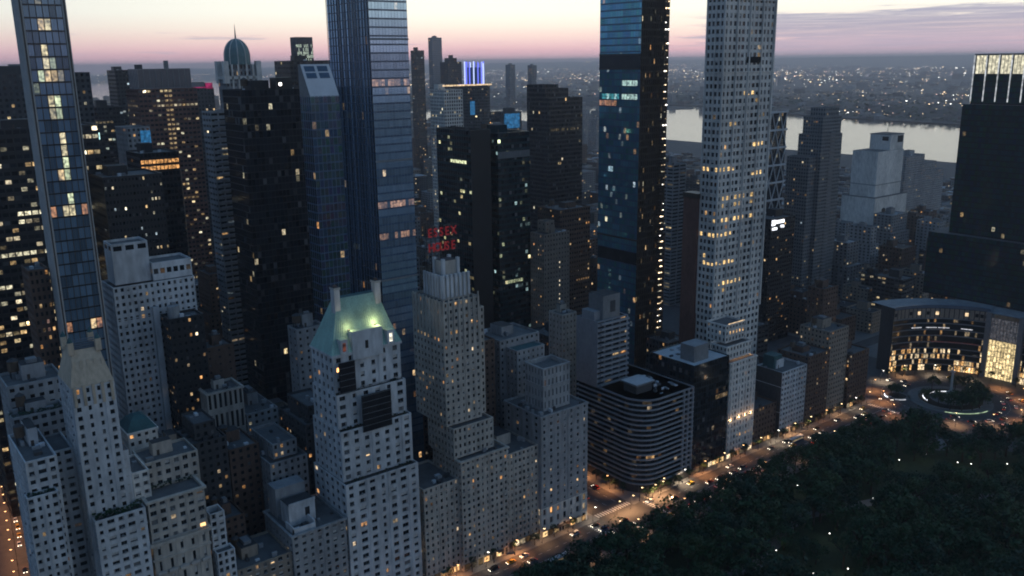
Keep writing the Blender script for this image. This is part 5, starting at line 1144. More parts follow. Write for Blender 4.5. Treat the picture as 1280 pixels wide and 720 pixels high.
for (ua, ub) in AVU:
    for si, sv in enumerate(SV):
        v_top = sv + (2 if si else 0)
        for half in (0, 1):
            va, vb = v_top + half * 31, v_top + half * 31 + 29.5
            if si == 0 and half == 0 and ua < 600: continue
            if ua > 600 and sv < 340 and ua < 700: continue
            u = ua
            while u < ub - 8:
                w_ = fr_.choice([12, 16, 20, 24, 30, 38]) * (1.0 if sv < 900 else 1.35)
                u1 = min(ub, u + w_); cand.append((u, u1 - .4, va, vb - fr_.uniform(0, 6))); u = u1
far_boxes = []
count = 0; kinds = {}
cand.sort(key=lambda r: math.hypot(r[0], r[2]))
for r in cand:
    if not free(r):
        # try a shallower lot
        continue
    q0 = in_view((r[0] + r[1]) / 2, r[2], 20, 40)
    if not q0: continue
    d = math.hypot(r[0], r[2])
    hh = fr_.choice([16, 19, 22, 26, 32, 40, 55]) if r[0] > 620 else fr_.choice([26, 34, 42, 55, 70, 90, 110])
    if r[0] > 620 and fr_.random() < .07: hh = fr_.uniform(55, 95)
    lim = near_lim if (r[2] < 470 and r[0] < 560) else (mid_lim if d < 1000 else far_lim)
    if r[2] < 372 and r[0] < 190: hh = 140 * fr_.uniform(.9, 1)
    hh = min(hh, cap_height(r[0], r[1], r[2], lim))
    if hh < 9: hh = 9
    kk = fr_.choices(range(5), [5, 4, 3, 3, 2])[0]
    if count < 300 and d < 1750 and kinds.get(kk, 0) < 120:
        nm, lb, sf = FSTY[kk]; lb = ('tall ' if hh > 48 else 'low ' if hh < 21 else 'medium-height ') + lb; where = ' west of the traffic circle' if r[0] > 620 else ''
        st_ = sf(.06 if r[0] < 620 else .075)
        if d > 900: st_['cw'] *= 1.35
        B = Bld(nm, lb if not where else lb.replace('in the blocks between the towers', 'on the streets' + where), ((r[0] + r[1]) / 2, (r[2] + r[3]) / 2), 'building', 'ordinary flat-roofed buildings' + (' west of the circle' if where else ' between the towers'))
        if hh > 50 and fr_.random() < .6:
            h1 = hh * fr_.uniform(.55, .8); block(B, r, 0, h1, st_); e = fr_.uniform(2, 5); block(B, (r[0] + e, r[1] - e, r[2] + e, r[3] - 1), h1, hh, st_, kit=4 if d < 900 else 2)
        else: block(B, r, 0, hh, st_, kit=(6 if d < 700 else 3))
        B.done(); count += 1; kinds[kk] = kinds.get(kk, 0) + 1
    else: far_boxes.append((r, hh, kk))
    RECTS.append(r)
m = MB(); r7 = random.Random(70)
FM = ['brown_brick', 'grey_brick', 'tan_brick', 'dark_stone', 'concrete']
def far_block(m, r, hh, kk, rng, pl=.05, z0=0.0):
    m.box(r[0], r[1], r[2], r[3], z0, z0 + hh, FM[kk], top=rng.choice(['roof_tar', 'roof_gravel', 'roof_silver']))
    m.box(r[0] + 2, r[0] + 2 + (r[1] - r[0]) * .3, r[2] + 4, r[2] + 4 + (r[3] - r[2]) * .3, z0 + hh, z0 + hh + 3.2, FM[(kk + 1) % 5])
    for fz in range(int(hh / 3.5)):
        z = z0 + 1.2 + fz * 3.5
        for a, b_, n_, ax in ((r[0], r[1], max(2, int((r[1] - r[0]) / 4)), 0), (r[2], r[3], max(2, int((r[3] - r[2]) / 4)), 1)):
            for i in range(n_):
                x0 = a + (b_ - a) * (i + .25) / n_; x1 = a + (b_ - a) * (i + .72) / n_; c = None
                if rng.random() < pl: k_ = rng.choice(MIXED); g = .45 * math.exp(rng.gauss(-.3, .7)); c = tuple(q_ * g for q_ in k_)
                if ax == 0: m.face([(x0, r[2] - .05, z), (x1, r[2] - .05, z), (x1, r[2] - .05, z + 1.7), (x0, r[2] - .05, z + 1.7)], 'glass', c, (.02, .022, .026))
                else: m.face([(r[0] - .05, x1, z), (r[0] - .05, x0, z), (r[0] - .05, x0, z + 1.7), (r[0] - .05, x1, z + 1.7)], 'glass', c, (.02, .022, .026))
for (r, hh, kk) in far_boxes: far_block(m, r, hh, kk, r7, .06)
for i in range(900):                                               # the lower end of the city, down to the bay
    v = r7.uniform(2380, 7300); u = r7.uniform(250, 1950 - max(0, v - 4000) * .15)
    if in_view(u, v, 20, 10): far_block(m, (u, u + r7.uniform(18, 40), v, v + r7.uniform(18, 40)), min(r7.choice([18, 24, 30, 40, 60, 90]), 90 if v > 3500 else 55), r7.randrange(5), r7, .05)
if m.f: single('distant_city_blocks', m, 'mass of distant city blocks stretching towards the river', 'buildings', kind='stuff')

# the far bank: towns, wooded slopes and their lights, too many and too small to count
m = MB(); lt_ = MB(); r8 = random.Random(88)
def far_pt():
    while True:
        s_ = 30 + 13000 * r8.random() ** 1.9; v = r8.uniform(-3000, 17000)
        if 9000 < v < 14600 and s_ < 2700: continue
        u = shore(v) + s_; z = land_z(s_, v)
        q_ = in_view(u, v, z, 20)
        if q_: return u, v, z, s_
for i in range(2600):
    u, v, z, s_ = far_pt(); w_, d_ = r8.uniform(14, 45), r8.uniform(14, 45); h_ = r8.choice([7, 8, 10, 12, 14, 18]) * (1 + s_ / 9000)
    if r8.random() < .02: h_ = r8.uniform(40, 75)
    m.box(u, u + w_ * (1 + s_ / 6000), v, v + d_ * (1 + s_ / 6000), z - 6, z + h_, r8.choice(FM), top=r8.choice(['roof_gravel', 'roof_silver', 'roof_tar']))
single('far_towns', m, 'low towns spread over the far bank of the river', 'buildings', kind='stuff')
def far_light(u, v, k_=2500.0):
    s_ = u - shore(v)
    if s_ < 8 or (9000 < v < 14600 and s_ < 2700): return
    e = math.hypot(u, v) / k_ * math.exp(r8.gauss(-.3, .5)); z = land_z(s_, v) + r8.uniform(7, 16)
    if in_view(u, v, z, 20): lt_.box(u, u + e, v, v + e, z, z + e * .7, r8.choices(['city_white', 'city_warm', 'city_pink'], [3, 6, 2])[0], bottom=True)
for i in range(700): u, v, z, s_ = far_pt(); far_light(u, v)
for i in range(150):                                               # lights strung along the streets and motorways
    u, v, z, s_ = far_pt(); a = r8.choice([.35, 1.92]) + r8.gauss(0, .12); n_ = r8.randint(10, 34); st_ = r8.uniform(35, 90)
    for j in range(n_):
        if r8.random() < .75: far_light(u + math.cos(a) * st_ * j + r8.gauss(0, 8), v + math.sin(a) * st_ * j + r8.gauss(0, 8), 2900.0)
for (s0, v0, n_, sp_) in ((150, 2000, 30, 200), (420, 1800, 24, 160), (240, 3000, 26, 160), (1500, 2300, 30, 220), (5200, 5600, 160, 1100), (6800, 7600, 230, 1500), (8200, 9500, 200, 1500), (9500, 5200, 110, 1500), (12500, 8500, 160, 2200), (11000, 14000, 120, 2500), (3500, 8000, 60, 900)):
    for i in range(n_): v = r8.gauss(v0, sp_); far_light(shore(v) + max(15, r8.gauss(s0, sp_ * .35)), v, 2000.0)
single('far_town_lights', lt_, 'scattered town lights on the far bank of the river', 'lights', kind='stuff')
m = MB(); us_ = [-5000 + 700 * i for i in range(18)]; vv_ = [14600 + 700 * i for i in range(15)]
def isl(u, v): return 1.5 + (70 * vnoise(u / 2300 + 7, v / 2300) + 45 * vnoise(u / 800, v / 800)) * min(1, (v - 14600) / 2500)
for i in range(17):
    for j in range(14): m.face([(a, c, isl(a, c)) for a, c in ((us_[i], vv_[j]), (us_[i + 1], vv_[j]), (us_[i + 1], vv_[j + 1]), (us_[i], vv_[j + 1]))], 'land')
single('far_island', m, 'low island across the bay', kind='structure')
m = MB()
for i in range(700):
    u, v = r8.uniform(-1500, 6500), 14650 + 7000 * r8.random() ** 2; z = isl(u, v) + 10; e = v / 2300 * math.exp(r8.gauss(-.3, .45))
    if in_view(u, v, z, 10): m.box(u, u + e, v, v + e, z, z + e * .7, r8.choice(['city_white', 'city_warm', 'city_warm', 'city_pink']), bottom=True)
single('bay_lights', m, 'shore lights along the island across the bay', 'lights', kind='stuff')
m = MB()
for i in range(4200):
    v = r8.uniform(-1500, 5200); s_ = r8.choice([r8.uniform(40, 340), r8.uniform(60, 1400)]); u = shore(v) + s_; z = land_z(s_, v); e = r8.uniform(7, 15)
    a = r8.random() * 6.28; m.face([(u + e * math.cos(a), v + e * math.sin(a), z + r8.uniform(0, 9)), (u - e * math.sin(a), v + e * math.cos(a), z + r8.uniform(4, 14)), (u - e * math.cos(a), v - e * math.sin(a), z + r8.uniform(0, 9)), (u + e * math.sin(a) * .6, v - e, z + r8.uniform(2, 12))], r8.choice(['leaf_a', 'leaf_c']))
single('far_woods', m, 'dark wooded slope above the far river bank', 'woods', kind='stuff')
for (u, v, l, w_) in ((3330, 2960, 360, 120), (1985, 1560, 60, 30)):
    k = MB(); k.prism([(u, v), (u + w_, v), (u + w_, v + l), (u - 240 if l > 100 else u, v + l * .4)] if l > 100 else rc(u, u + 190, v, v + 28), -2.5, 2.5, 'concrete', top='land'); single('pier', k, 'flat pier jutting from the far river bank' if l > 100 else 'flat pier jutting into the river from the city side', kind='structure')

# lit ground floors and awnings along the park street
r3 = random.Random(33)
for nm, a, b_, v in (('stepped_hotel', 190.8, 208.8, 309), ('stepped_hotel', 210, 235.6, 307), ('stepped_hotel', 236.6, 255.6, 309), ('athletic_club', 257, 286.4, 307), ('dark_glass_box', 367, 396, 307), ('floodlit_villa', 398, 421.6, 307), ('low_brown_house', 424.6, 447, 309), ('white_studio_house', 449, 473.6, 307), ('brown_corner_block', 475.6, 498.6, 307), ('grey_brown_slab', 500.6, 521.6, 309), ('circle_corner_house', 523.6, 545.6, 307)):
    root = bpy.data.objects[nm]; lx, ly = root.location.x, root.location.y; n_ = int((b_ - a) / 3.4)
    for i in range(n_):
        u = a + (b_ - a) * i / n_; m = MB(); w_ = (b_ - a) / n_ - .5
        g = r3.choice([0, .02, .04, .1, .35, 1.2]); kx = r3.choice([(1, .66, .3), (1, .78, .48), (1, .56, .22)])
        m.box(u - lx, u + w_ - lx, v - .14 - ly, v - .02 - ly, .3, 3.7, 'bronze_metal'); m.face([(u + .12 - lx, v - .16 - ly, .7), (u + w_ - .12 - lx, v - .16 - ly, .7), (u + w_ - .12 - lx, v - .16 - ly, 3.4), (u + .12 - lx, v - .16 - ly, 3.4)], 'glass', tuple(c * g for c in kx), (.03, .03, .03)); link('shop_window', m.mesh('shop_window'), root)
        if r3.random() < .25: m = MB(); m.prism([(u - lx, v - 2.2 - ly), (u + w_ - lx, v - 2.2 - ly), (u + w_ - lx, v - .2 - ly), (u - lx, v - .2 - ly)], 3.75, 4.0, r3.choice(['brown_brick', 'dark_stone', 'copper_teal']), bottom=True); link('awning', m.mesh('awning'), root)

# ------------------------------------------------------------------ street lamps (needed first: trees keep clear of the park lamps)
def lamp_mesh(h, arm, heads=1, globe=False):
    p = MB(); p.cyl(0, 0, 0, .9, .22, 'black_metal', r1=.13, n=8); p.cyl(0, 0, .9, h, .10, 'black_metal', r1=.07, n=8)
    hd = MB()
    if globe: hd.cyl(0, 0, h, h + .15, .2, 'black_metal', n=8); 
    else:
        for sgn in ((-1, 1) if heads == 2 else (1,)): p.beam((0, 0, h - .2), (0, sgn * arm, h + .25), .06, 'black_metal'); p.box(-.28, .28, sgn * arm - .35, sgn * arm + .35, h + .2, h + .42, 'black_metal')
    return p.mesh('post'), (hd.mesh('cap') if hd.f else None)
def head_mesh(name, mt, r=.42, globe=False):
    m_ = MB(); n_ = 8
    prof_ = [(r * .5, -.45 * r), (r, 0), (r * .8, .5 * r), (r * .3, .8 * r)] if globe else [(r * .45, -.5 * r), (r, -.1 * r), (r * .7, .15 * r)]
    for (ra, za), (rb_, zb) in zip(prof_[:-1], prof_[1:]):
        for i in range(n_):
            a0, a1 = i * math.tau / n_, (i + 1) * math.tau / n_; m_.face([(ra * math.cos(a0), ra * math.sin(a0), za), (ra * math.cos(a1), ra * math.sin(a1), za), (rb_ * math.cos(a1), rb_ * math.sin(a1), zb), (rb_ * math.cos(a0), rb_ * math.sin(a0), zb)], mt)
    m_.face([(prof_[0][0] * math.cos(i * math.tau / n_), prof_[0][0] * math.sin(i * math.tau / n_), prof_[0][1]) for i in reversed(range(n_))], mt); m_.face([(prof_[-1][0] * math.cos(i * math.tau / n_), prof_[-1][0] * math.sin(i * math.tau / n_), prof_[-1][1]) for i in range(n_)], mt)
    return m_.mesh(name)
POST = lamp_mesh(8.6, 1.8)[0]; PPOST = lamp_mesh(3.9, 0, globe=True)[0]
HEAD = {k: head_mesh('lamp_head', k, .5) for k in ('lamp_white', 'lamp_warm', 'lamp_orange')}; GLOBE = head_mesh('globe', 'lamp_park', .36, True)
LD = {}
def light_data(key, pw, colr):
    if key not in LD: d = bpy.data.lights.new(key, 'SPOT' if key != 'park' else 'POINT'); d.energy = pw; d.color = colr; d.shadow_soft_size = .4; LD[key] = d
    if key != 'park': LD[key].spot_size = RAD(128); LD[key].spot_blend = .9
    return LD[key]
def street_lamp(u, v, rotz, kind, label, grp, pw=1.0):
    o = tag(link('street_lamp', None, None, (u, v, .1), rotz), label, 'street lamp', grp)
    link('post', POST, o); link('lamp_head', HEAD[kind], o, (0, 1.8, 8.75))
    c = {'lamp_white': (1, .76, .5), 'lamp_warm': (1, .54, .25), 'lamp_orange': (1, .42, .15)}[kind]
    b_ = bpy.data.objects.new('bulb', light_data(kind + '%.1f' % pw, 6500 * pw, c)); col.objects.link(b_); b_.parent = o; b_.location = (0, 1.8, 8.0)
rl = random.Random(31)
for i, u in enumerate(np.arange(118, 545, 17.0)):
    if 288 < u < 322: continue
    kd = rl.choices(['lamp_white', 'lamp_warm', 'lamp_orange'], [3, 4, 3])[0]
    street_lamp(u, 303.8, math.pi, kd, 'street lamp on the building side of the park street', 'lamps along the park street', rl.choice([.3, .5, .8, 1.4]))
    if i % 2 == 0: street_lamp(u + 8, 277.8, 0, rl.choice(['lamp_orange', 'lamp_warm']), 'street lamp on the park side of the street', 'lamps on the park side', rl.choice([.3, .5, .9]))
for v in np.arange(316, 520, 20):
    street_lamp(291, v, -math.pi / 2, 'lamp_warm', 'street lamp along the avenue beside the club', 'avenue lamps', 1.0); street_lamp(319.5, v + 8, math.pi / 2, 'lamp_orange', 'street lamp along the avenue beside the club', 'avenue lamps', 1.0)
for v in np.arange(365, 700, 11):
    street_lamp(40 + (v - 365) * .115, v + 5, math.pi / 2, 'lamp_orange', 'street lamp along the glowing avenue by the white corner house', 'lamps of the corner avenue', .5)
    street_lamp(47 + (v - 365) * .115, v, -math.pi / 2, rl.choice(['lamp_warm', 'lamp_orange', 'lamp_warm']), 'street lamp along the glowing avenue by the white corner house', 'lamps of the corner avenue', .5)
for i in range(12):
    a = RAD(-150 + i * 27); r_ = 50
    u, v = 592 + r_ * math.cos(a), 271 + r_ * math.sin(a)
    street_lamp(u, v, a + math.pi / 2, rl.choice(['lamp_white', 'lamp_warm', 'lamp_orange']), 'street lamp round the traffic circle', 'lamps round the circle', 1.4)
for u in (302, 312, 330, 336): street_lamp(u, 300.5 if u < 320 else 301.6, math.pi, 'lamp_warm', 'warm lamp at the crossing before the rounded building', 'lamps at the crossing', 2.0)
PARK = [(394.9, 256.3), (412.5, 222.6), (363.2, 216.3), (330.2, 223.3), (326.7, 200.7), (342.0, 193.2), (466.9, 238.3), (485.7, 232.6), (489.2, 215.6), (493.0, 209.8), (508.5, 196.9)]
park_lamps = []
for (u, v) in PARK:
    park_lamps.append((u, v))
    o = tag(link('park_lamp', None, None, (u, v, .06)), 'white globe lamp post standing among the park trees', 'park lamp', 'lamp posts in the park'); link('post', PPOST, o); link('globe', GLOBE, o, (0, 0, 4.2))
    b_ = bpy.data.objects.new('bulb', light_data('park', 170, (1, .93, .8))); col.objects.link(b_); b_.parent = o; b_.location = (0, 0, 5.0)

# ------------------------------------------------------------------ trees
def make_crown(seed, n_cl, per, mts):
    r = random.Random(seed); m_ = MB(); cl = []
    for i in range(n_cl):
        a = r.random() * math.tau; el = r.uniform(-.35, 1.0); rr_ = math.sqrt(max(0, 1 - min(1, abs(el)) ** 2)) * r.uniform(.35, 1.0); cl.append((rr_ * math.cos(a) * 1.0, rr_ * math.sin(a) * 1.0, el * .78 * r.uniform(.6, 1), r.uniform(.24, .42)))
    for (x, y, z, s_) in cl:
        mt = r.choice(mts)
        for k_ in range(per):
            d = Vector((r.gauss(0, 1), r.gauss(0, 1), r.gauss(.25, 1))).normalized(); p = Vector((x, y, z)) + d * s_ * r.uniform(.55, 1.0); nrm = (d + Vector((r.gauss(0, .45), r.gauss(0, .45), r.gauss(.2, .45)))).normalized()
            t = nrm.cross(Vector((r.gauss(0, 1), r.gauss(0, 1), r.gauss(0, 1)))).normalized(); b_ = nrm.cross(t); e = r.uniform(.05, .11)
            m_.face([tuple(p + t * e), tuple(p + b_ * e * .7), tuple(p - t * e), tuple(p - b_ * e * .7)], mt)
    return m_.mesh('crown')
def make_trunk(seed):
    r = random.Random(seed); m_ = MB(); m_.cyl(0, 0, 0, .45, .035, 'bark', r1=.022, n=7)
    for i in range(5): a = i * 1.26 + r.random(); m_.beam((0, 0, .40 + .03 * i), (.3 * math.cos(a), .3 * math.sin(a), .75 + .1 * r.random()), .011, 'bark')
    return m_.mesh('trunk')
CROWNS = [make_crown(s_, 26, 30, mm) for s_, mm in ((1, ['leaf_a', 'leaf_b']), (2, ['leaf_a', 'leaf_c']), (3, ['leaf_c']), (4, ['leaf_d', 'leaf_b']), (5, ['leaf_c', 'leaf_b']), (6, ['leaf_a']))]
TRUNKS = [make_trunk(s_) for s_ in (1, 2, 3)]
def tree(u, v, r_, h, label, grp, rng, z=.05):
    o = tag(link('tree', None, None, (u, v, z)), label, 'tree', grp)
    t = link('trunk', rng.choice(TRUNKS), o); t.scale = (h, h, h)
    c = link('crown', rng.choice(CROWNS), o, (0, 0, h - r_ * .72), rng.random() * 6.28); c.scale = (r_, r_ * rng.uniform(.88, 1.12), r_ * rng.uniform(.85, 1.1))
def blocks_lamp(u, v, r_, h):
    for (lu, lv) in park_lamps:
        L = math.hypot(lu, lv); du, dv = -lu / L, -lv / L
        t = (u - lu) * du + (v - lv) * dv; side = abs((u - lu) * dv - (v - lv) * du)
        if t < -r_ or t > 60: continue
        zs_ = 4.2 + max(t, 0) * (CAM_H - 4.2) / L
        if side < r_ * .85 and zs_ < h + r_ * .2 : return True
    return False
rt_ = random.Random(61); trees = []
gu = 150.0
while gu < 545:
    gv = 40.0
    while gv < 270:
        u, v = gu + rt_.uniform(-4, 4), gv + rt_.uniform(-4, 4); r_ = rt_.choice([5.4, 6.4, 7.4, 8.4, 9.6, 10.6]) * rt_.uniform(.92, 1.08); h = r_ * 1.2 + rt_.uniform(3, 11)
        gv += 10.4
        q_ = in_view(u, v, h * .7, 45)
        if not q_ or v > 267 or u > 540 - max(0, v - 195) * .62: continue
        pd = min((Vector((u, v)) - Vector(a)).length for a in [tuple(Vector(p).lerp(Vector(q2), f)) for p, q2 in zip(PATH[:-1], PATH[1:]) for f in (0, .25, .5, .75)])
        
        if math.hypot(u - 515, v - 238) < 12 : continue
        if blocks_lamp(u, v, r_, h): continue
        trees.append((u, v, r_, h))
    gu += 10.4
for (u, v, r_, h) in trees:
    nl = min(math.hypot(u - a, v - b_) for a, b_ in park_lamps); npth = min((Vector((u, v)) - Vector(p)).length for p in PATH)
    lb = ('park tree beside a white globe lamp' if nl < 13 else 'park tree shading the bend of the paved path' if npth < 13 else 'tall broad tree rising out of the dense park canopy' if r_ > 9 and h > 18 else 'broad low tree with a wide crown in the dense park canopy' if r_ > 8
          else 'slender tall tree standing above its neighbours in the park canopy' if h - r_ * 1.2 > 8 else 'small tree tucked between the larger crowns of the park' if r_ < 6.1 else 'medium round tree in the dense park canopy')
    tree(u, v, r_, h, lb, 'park trees', rt_)
for u in np.arange(196, 495, 9.5):
    if 284 < u < 326: continue
    tree(u, 270.5 + rt_.uniform(-1.5, 3), rt_.uniform(4.6, 7.2), rt_.uniform(10, 16), 'street tree leaning over the park wall', 'trees along the park wall', rt_)
for u in np.arange(200, 540, 12.5):
    if 284 < u < 326: continue
    tree(u, 304.6, rt_.uniform(1.7, 2.6), rt_.uniform(5.5, 7.5), 'small street tree on the building side of the park street', 'small street trees', rt_)
for (u, v, r_, h) in ((574, 262, 5, 10), (578, 256, 4.6, 9.5), (584, 252, 5, 10), (591, 250.5, 5.2, 10), (598, 252, 5, 10), (604, 256, 4.8, 10), (609, 262, 5, 10), (612, 269, 5, 11), (611, 277, 4.6, 10), (574, 270, 4.4, 9), (577, 280, 3.6, 8), (600, 288, 4, 9), (590, 259, 4.2, 9), (600, 262, 4.4, 9.5), (583, 264, 4, 9)):
    tree(u, v, r_ * 1.25, h * 1.15, 'leafy tree planted on the island of the traffic circle', 'trees on the traffic circle', rt_)
for (u, v) in ((569.5, 296), (573, 299.5), (568, 300.5)): tree(u, v, 3.4, 8, 'tree on the small planted island beside the circle', 'trees on the small island', rt_)
for a in range(-38, 92, 9):
    if not -10 < a < 3: u, v = 596 + 56 * math.cos(RAD(a)), 264 + 56 * math.sin(RAD(a)); tree(u, v, 2.6, 7, 'small lit tree in front of the curved glass centre', 'trees by the curved centre', rt_)
for (u, v) in ((326.5, 303.2), (331, 302.6), (345, 302.4), (352, 302.6), (321.8, 316), (321.8, 322), (321.8, 329), (321.8, 337)): tree(u, v, 2.6, 6, 'small planted tree at the foot of the rounded building', 'trees by the rounded building', rt_)

# ------------------------------------------------------------------ vehicles
def hull(profile, w, taper=1.0):
    m_ = MB(); return m_
def car_meshes(L, Wd, H, cab):
    """lower body with wheel-arch line, raked cabin, separate glass, lamps and wheels (x forward)"""
    b = MB(); z0, zb = .28, .82; hw = Wd / 2; hx = L / 2
    sec = [(-hx, .45, .70), (-hx + .12, z0, .86), (-hx + .9, z0, .92), (cab[0], z0, .94), (cab[3], z0, .90), (hx - .55, z0, .82), (hx - .08, z0 + .05, .70), (hx, .42, .58)]
    for (x0, a0, t0), (x1, a1, t1) in zip(sec[:-1], sec[1:]):
        k0 = .92 if abs(x0) > hx - .2 else 1.0; k1 = .92 if abs(x1) > hx - .2 else 1.0
        b.face([(x0, -hw * k0, t0), (x1, -hw * k1, t1), (x1, hw * k1, t1), (x0, hw * k0, t0)], 'PAINT'); b.face([(x0, -hw * k0, a0), (x1, -hw * k1, a1), (x1, -hw * k1, t1), (x0, -hw * k0, t0)], 'PAINT'); b.face([(x1, hw * k1, a1), (x0, hw * k0, a0), (x0, hw * k0, t0), (x1, hw * k1, t1)], 'PAINT'); b.face([(x1, -hw * k1, a1), (x0, -hw * k0, a0), (x0, hw * k0, a0), (x1, hw * k1, a1)], 'PAINT')
    for x, a, t in (sec[0], sec[-1]): b.face([(x, -hw * .92, a), (x, hw * .92, a), (x, hw * .92, t), (x, -hw * .92, t)], 'PAINT')
    c0, c1, c2, c3 = cab; rw_ = hw * .74
    b.face([(c1, -rw_, H), (c2, -rw_, H), (c2, rw_, H), (c1, rw_, H)], 'PAINT')
    g = MB(); g.face([(c2, -rw_, H), (c3, -hw * .9, .92), (c3, hw * .9, .92), (c2, rw_, H)], 'car_glass'); g.face([(c0, -hw * .9, .94), (c1, -rw_, H), (c1, rw_, H), (c0, hw * .9, .94)], 'car_glass')
    for s_ in (-1, 1): g.face([(c0, s_ * hw * .9, .94), (c3, s_ * hw * .9, .92), (c2, s_ * rw_, H), (c1, s_ * rw_, H)], 'car_glass')
    w_ = MB(); n_ = 10
    for i in range(n_):
        a0, a1 = i * math.tau / n_, (i + 1) * math.tau / n_; w_.face([(.32 * math.cos(a0), -.1, .32 * math.sin(a0)), (.32 * math.cos(a1), -.1, .32 * math.sin(a1)), (.32 * math.cos(a1), .1, .32 * math.sin(a1)), (.32 * math.cos(a0), .1, .32 * math.sin(a0))], 'rubber')
    for s_ in (-.1, .1): w_.face([(.32 * math.cos(i * math.tau / n_), s_, .32 * math.sin(i * math.tau / n_)) for i in range(n_)], 'grey_metal')
    return b, g.mesh('car_glass'), w_.mesh('wheel')
def paint(b, pm):
    c = MB(); c.v = b.v; c.f = b.f; c.m = b.m; c.mats = [pm if x == 'PAINT' else x for x in b.mats]; return c.mesh('body')
_sb, _sg, _sw = car_meshes(4.7, 1.85, 1.45, (-1.75, -1.1, .35, 1.15)); _vb, _vg, _vw = car_meshes(4.9, 1.95, 1.8, (-2.3, -2.0, .45, 1.2))
PAINTS = [('car_black', 'black', 6), ('car_white', 'white', 3), ('car_grey', 'grey', 4), ('car_yellow', 'yellow taxi', 4), ('car_red', 'red', 1), ('car_blue', 'dark blue', 1)]
BODY = {(n_, p): paint(bb, p) for n_, bb in (('sedan', _sb), ('suv', _vb)) for p, _, _ in PAINTS}
hl = MB(); hl.box(-.04, .06, -.26, .26, -.12, .12, 'headlight', bottom=True); HL = hl.mesh('headlight'); tl = MB(); tl.box(-.06, .04, -.26, .26, -.1, .1, 'taillight', bottom=True); TL = tl.mesh('tail_light')
rc_ = random.Random(19)
def car(u, v, ang, where, grp):
    ty = rc_.choice(['sedan', 'sedan', 'suv']); pm, cn, _ = rc_.choices(PAINTS, [p[2] for p in PAINTS])[0]; g, w_, L, Wd = (_sg, _sw, 4.7, 1.85) if ty == 'sedan' else (_vg, _vw, 4.9, 1.95)
    nm = 'car' if 'taxi' not in cn else 'taxi'
    o = tag(link(nm, None, None, (u, v, .0), ang), '%s %s %s' % (cn, 'saloon' if ty == 'sedan' else 'tall estate car', where), 'car', grp)
    bo = link('body', BODY[ty, pm], o); link('car_window', g, o)
    for a in (-1, 1):
        link('headlight', HL, bo, (L / 2 - .02, a * Wd * .33, .62)); link('tail_light', TL, bo, (-L / 2, a * Wd * .34, .72))
        for x in (-.29, .29): link('wheel', w_, o, (x * L, a * (Wd / 2 - .08), .32))
used = []
def place(u, v, *a):
    if all(math.hypot(u - x, v - y) > 5.6 or abs(v - y) > 2.6 for x, y in used): used.append((u, v)); car(u, v, *a)
for ln, (v, dirn) in enumerate(((283.2, 0), (288.2, 0), (293.8, math.pi), (299.6, math.pi))):
    u = 190 + rc_.uniform(0, 10)
    while u < 545:
        if rc_.random() < .6 and not (rc_.random() < .3 and 288 < u < 320): place(u, v + rc_.uniform(-.4, .4), dirn, 'driving on the street along the park', 'cars on the park street')
        u += rc_.uniform(7, 15)
for u, a in ((296, math.pi / 2), (302, math.pi / 2), (308.6, math.pi / 2), (314.5, math.pi / 2)):
    v = 312 + rc_.uniform(0, 8)
    while v < 470: 
        if rc_.random() < .6: place(u, v, a, 'driving down the avenue beside the rounded building', 'cars on the avenue')
        v += rc_.uniform(8, 16)
for rr_, st0 in ((33, 0), (40, .3), (47, .1)):
    a = st0
    while a < math.tau:
        if rc_.random() < .35: car(592 + rr_ * math.cos(a), 271 + rr_ * math.sin(a), a + math.pi / 2, 'driving round the traffic circle', 'cars on the traffic circle')
        a += rc_.uniform(.2, .42)
for i in range(34):
    v = 372 + i * 9.5
    for k_ in range(2):
        if rc_.random() < .75: car(43 + (v - 372) * .115 + k_ * 5 + rc_.uniform(-1, 1), v, RAD(84) if k_ else RAD(84) + math.pi, 'on the glowing avenue by the white corner house', 'cars on the corner avenue')
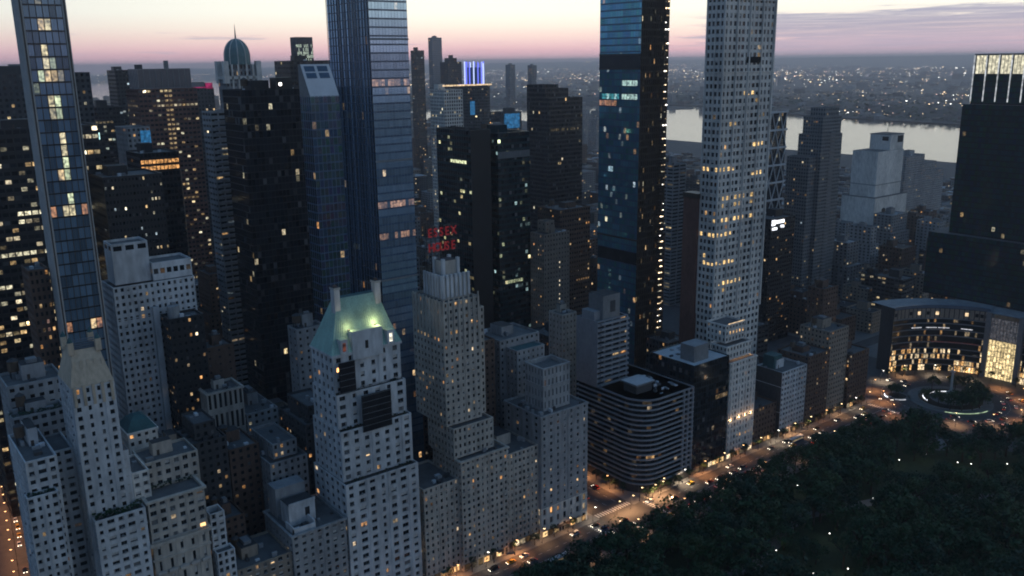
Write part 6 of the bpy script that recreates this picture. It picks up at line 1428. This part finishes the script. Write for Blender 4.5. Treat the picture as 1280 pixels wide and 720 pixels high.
def bus(u, v, ang, label):
    B0 = tag(link('city_bus', None, None, (u, v, 0), ang), label, 'bus'); m_ = MB(); m_.box(-6.1, 6.1, -1.28, 1.28, .35, 2.95, 'car_blue', bottom=True); link('body', m_.mesh('body'), B0)
    m_ = MB(); m_.box(-6.0, 6.0, -1.22, 1.22, 2.951, 3.2, 'roof_white'); m_.box(-3, -.5, -.8, .8, 3.2, 3.45, 'white_metal'); m_.box(2, 4, -.8, .8, 3.2, 3.45, 'white_metal'); link('roof', m_.mesh('roof'), B0)
    for s_ in (-1, 1):
        for i in range(6): m_ = MB(); y = s_ * 1.285; x = -5.4 + i * 1.85; m_.face([(x, y, 1.4), (x + 1.6, y, 1.4), (x + 1.6, y, 2.6), (x, y, 2.6)], 'glass', (.22, .17, .1), (.02, .02, .02)); link('window', m_.mesh('window'), B0)
        for x in (-4, 4): o = link('wheel', _vw, B0, (x, s_ * 1.2, .48)); o.scale = (1.5, 1.3, 1.5)
        link('headlight', HL, B0, (6.1, s_ * .95, .8)); link('tail_light', TL, B0, (-6.1, s_ * .95, .9))
    m_ = MB(); m_.face([(6.105, -1.1, 1.3), (6.105, 1.1, 1.3), (6.105, 1.1, 2.7), (6.105, -1.1, 2.7)], 'car_glass'); link('windscreen', m_.mesh('windscreen'), B0)
used_b = ((249, 285.6), (452, 295.5))
bus(249, 285.6, 0, 'long city bus with a white roof passing in front of the club'); bus(452, 296.6, math.pi, 'city bus with a white roof below the white studio house')

# ------------------------------------------------------------------ evening haze: one even box of air round everything below the sky
m = MB(); m.box(-4000, 31000, -9000, 31000, -3.2, 292, 'land', bottom=True); hz = m.mesh('haze'); hz.materials.clear()
hm = bpy.data.materials.new('haze_air'); hm.use_nodes = True; t = hm.node_tree
for n_ in list(t.nodes): t.nodes.remove(n_)
ho = t.nodes.new('ShaderNodeOutputMaterial'); hv = t.nodes.new('ShaderNodeVolumePrincipled'); hv.inputs['Color'].default_value = (.86, .86, .93, 1); hv.inputs['Density'].default_value = 8.0e-5; hv.inputs['Anisotropy'].default_value = .5
t.links.new(hv.outputs[0], ho.inputs['Volume']); hz.materials.append(hm)
tag(link('haze', hz), 'thin blue evening haze over the city and river', kind='stuff')
print('TREES', len(trees), 'FILL', count, 'OBJ', len(bpy.data.objects), 'TRIS', sum(len(me.polygons) for me in bpy.data.meshes) * 2)
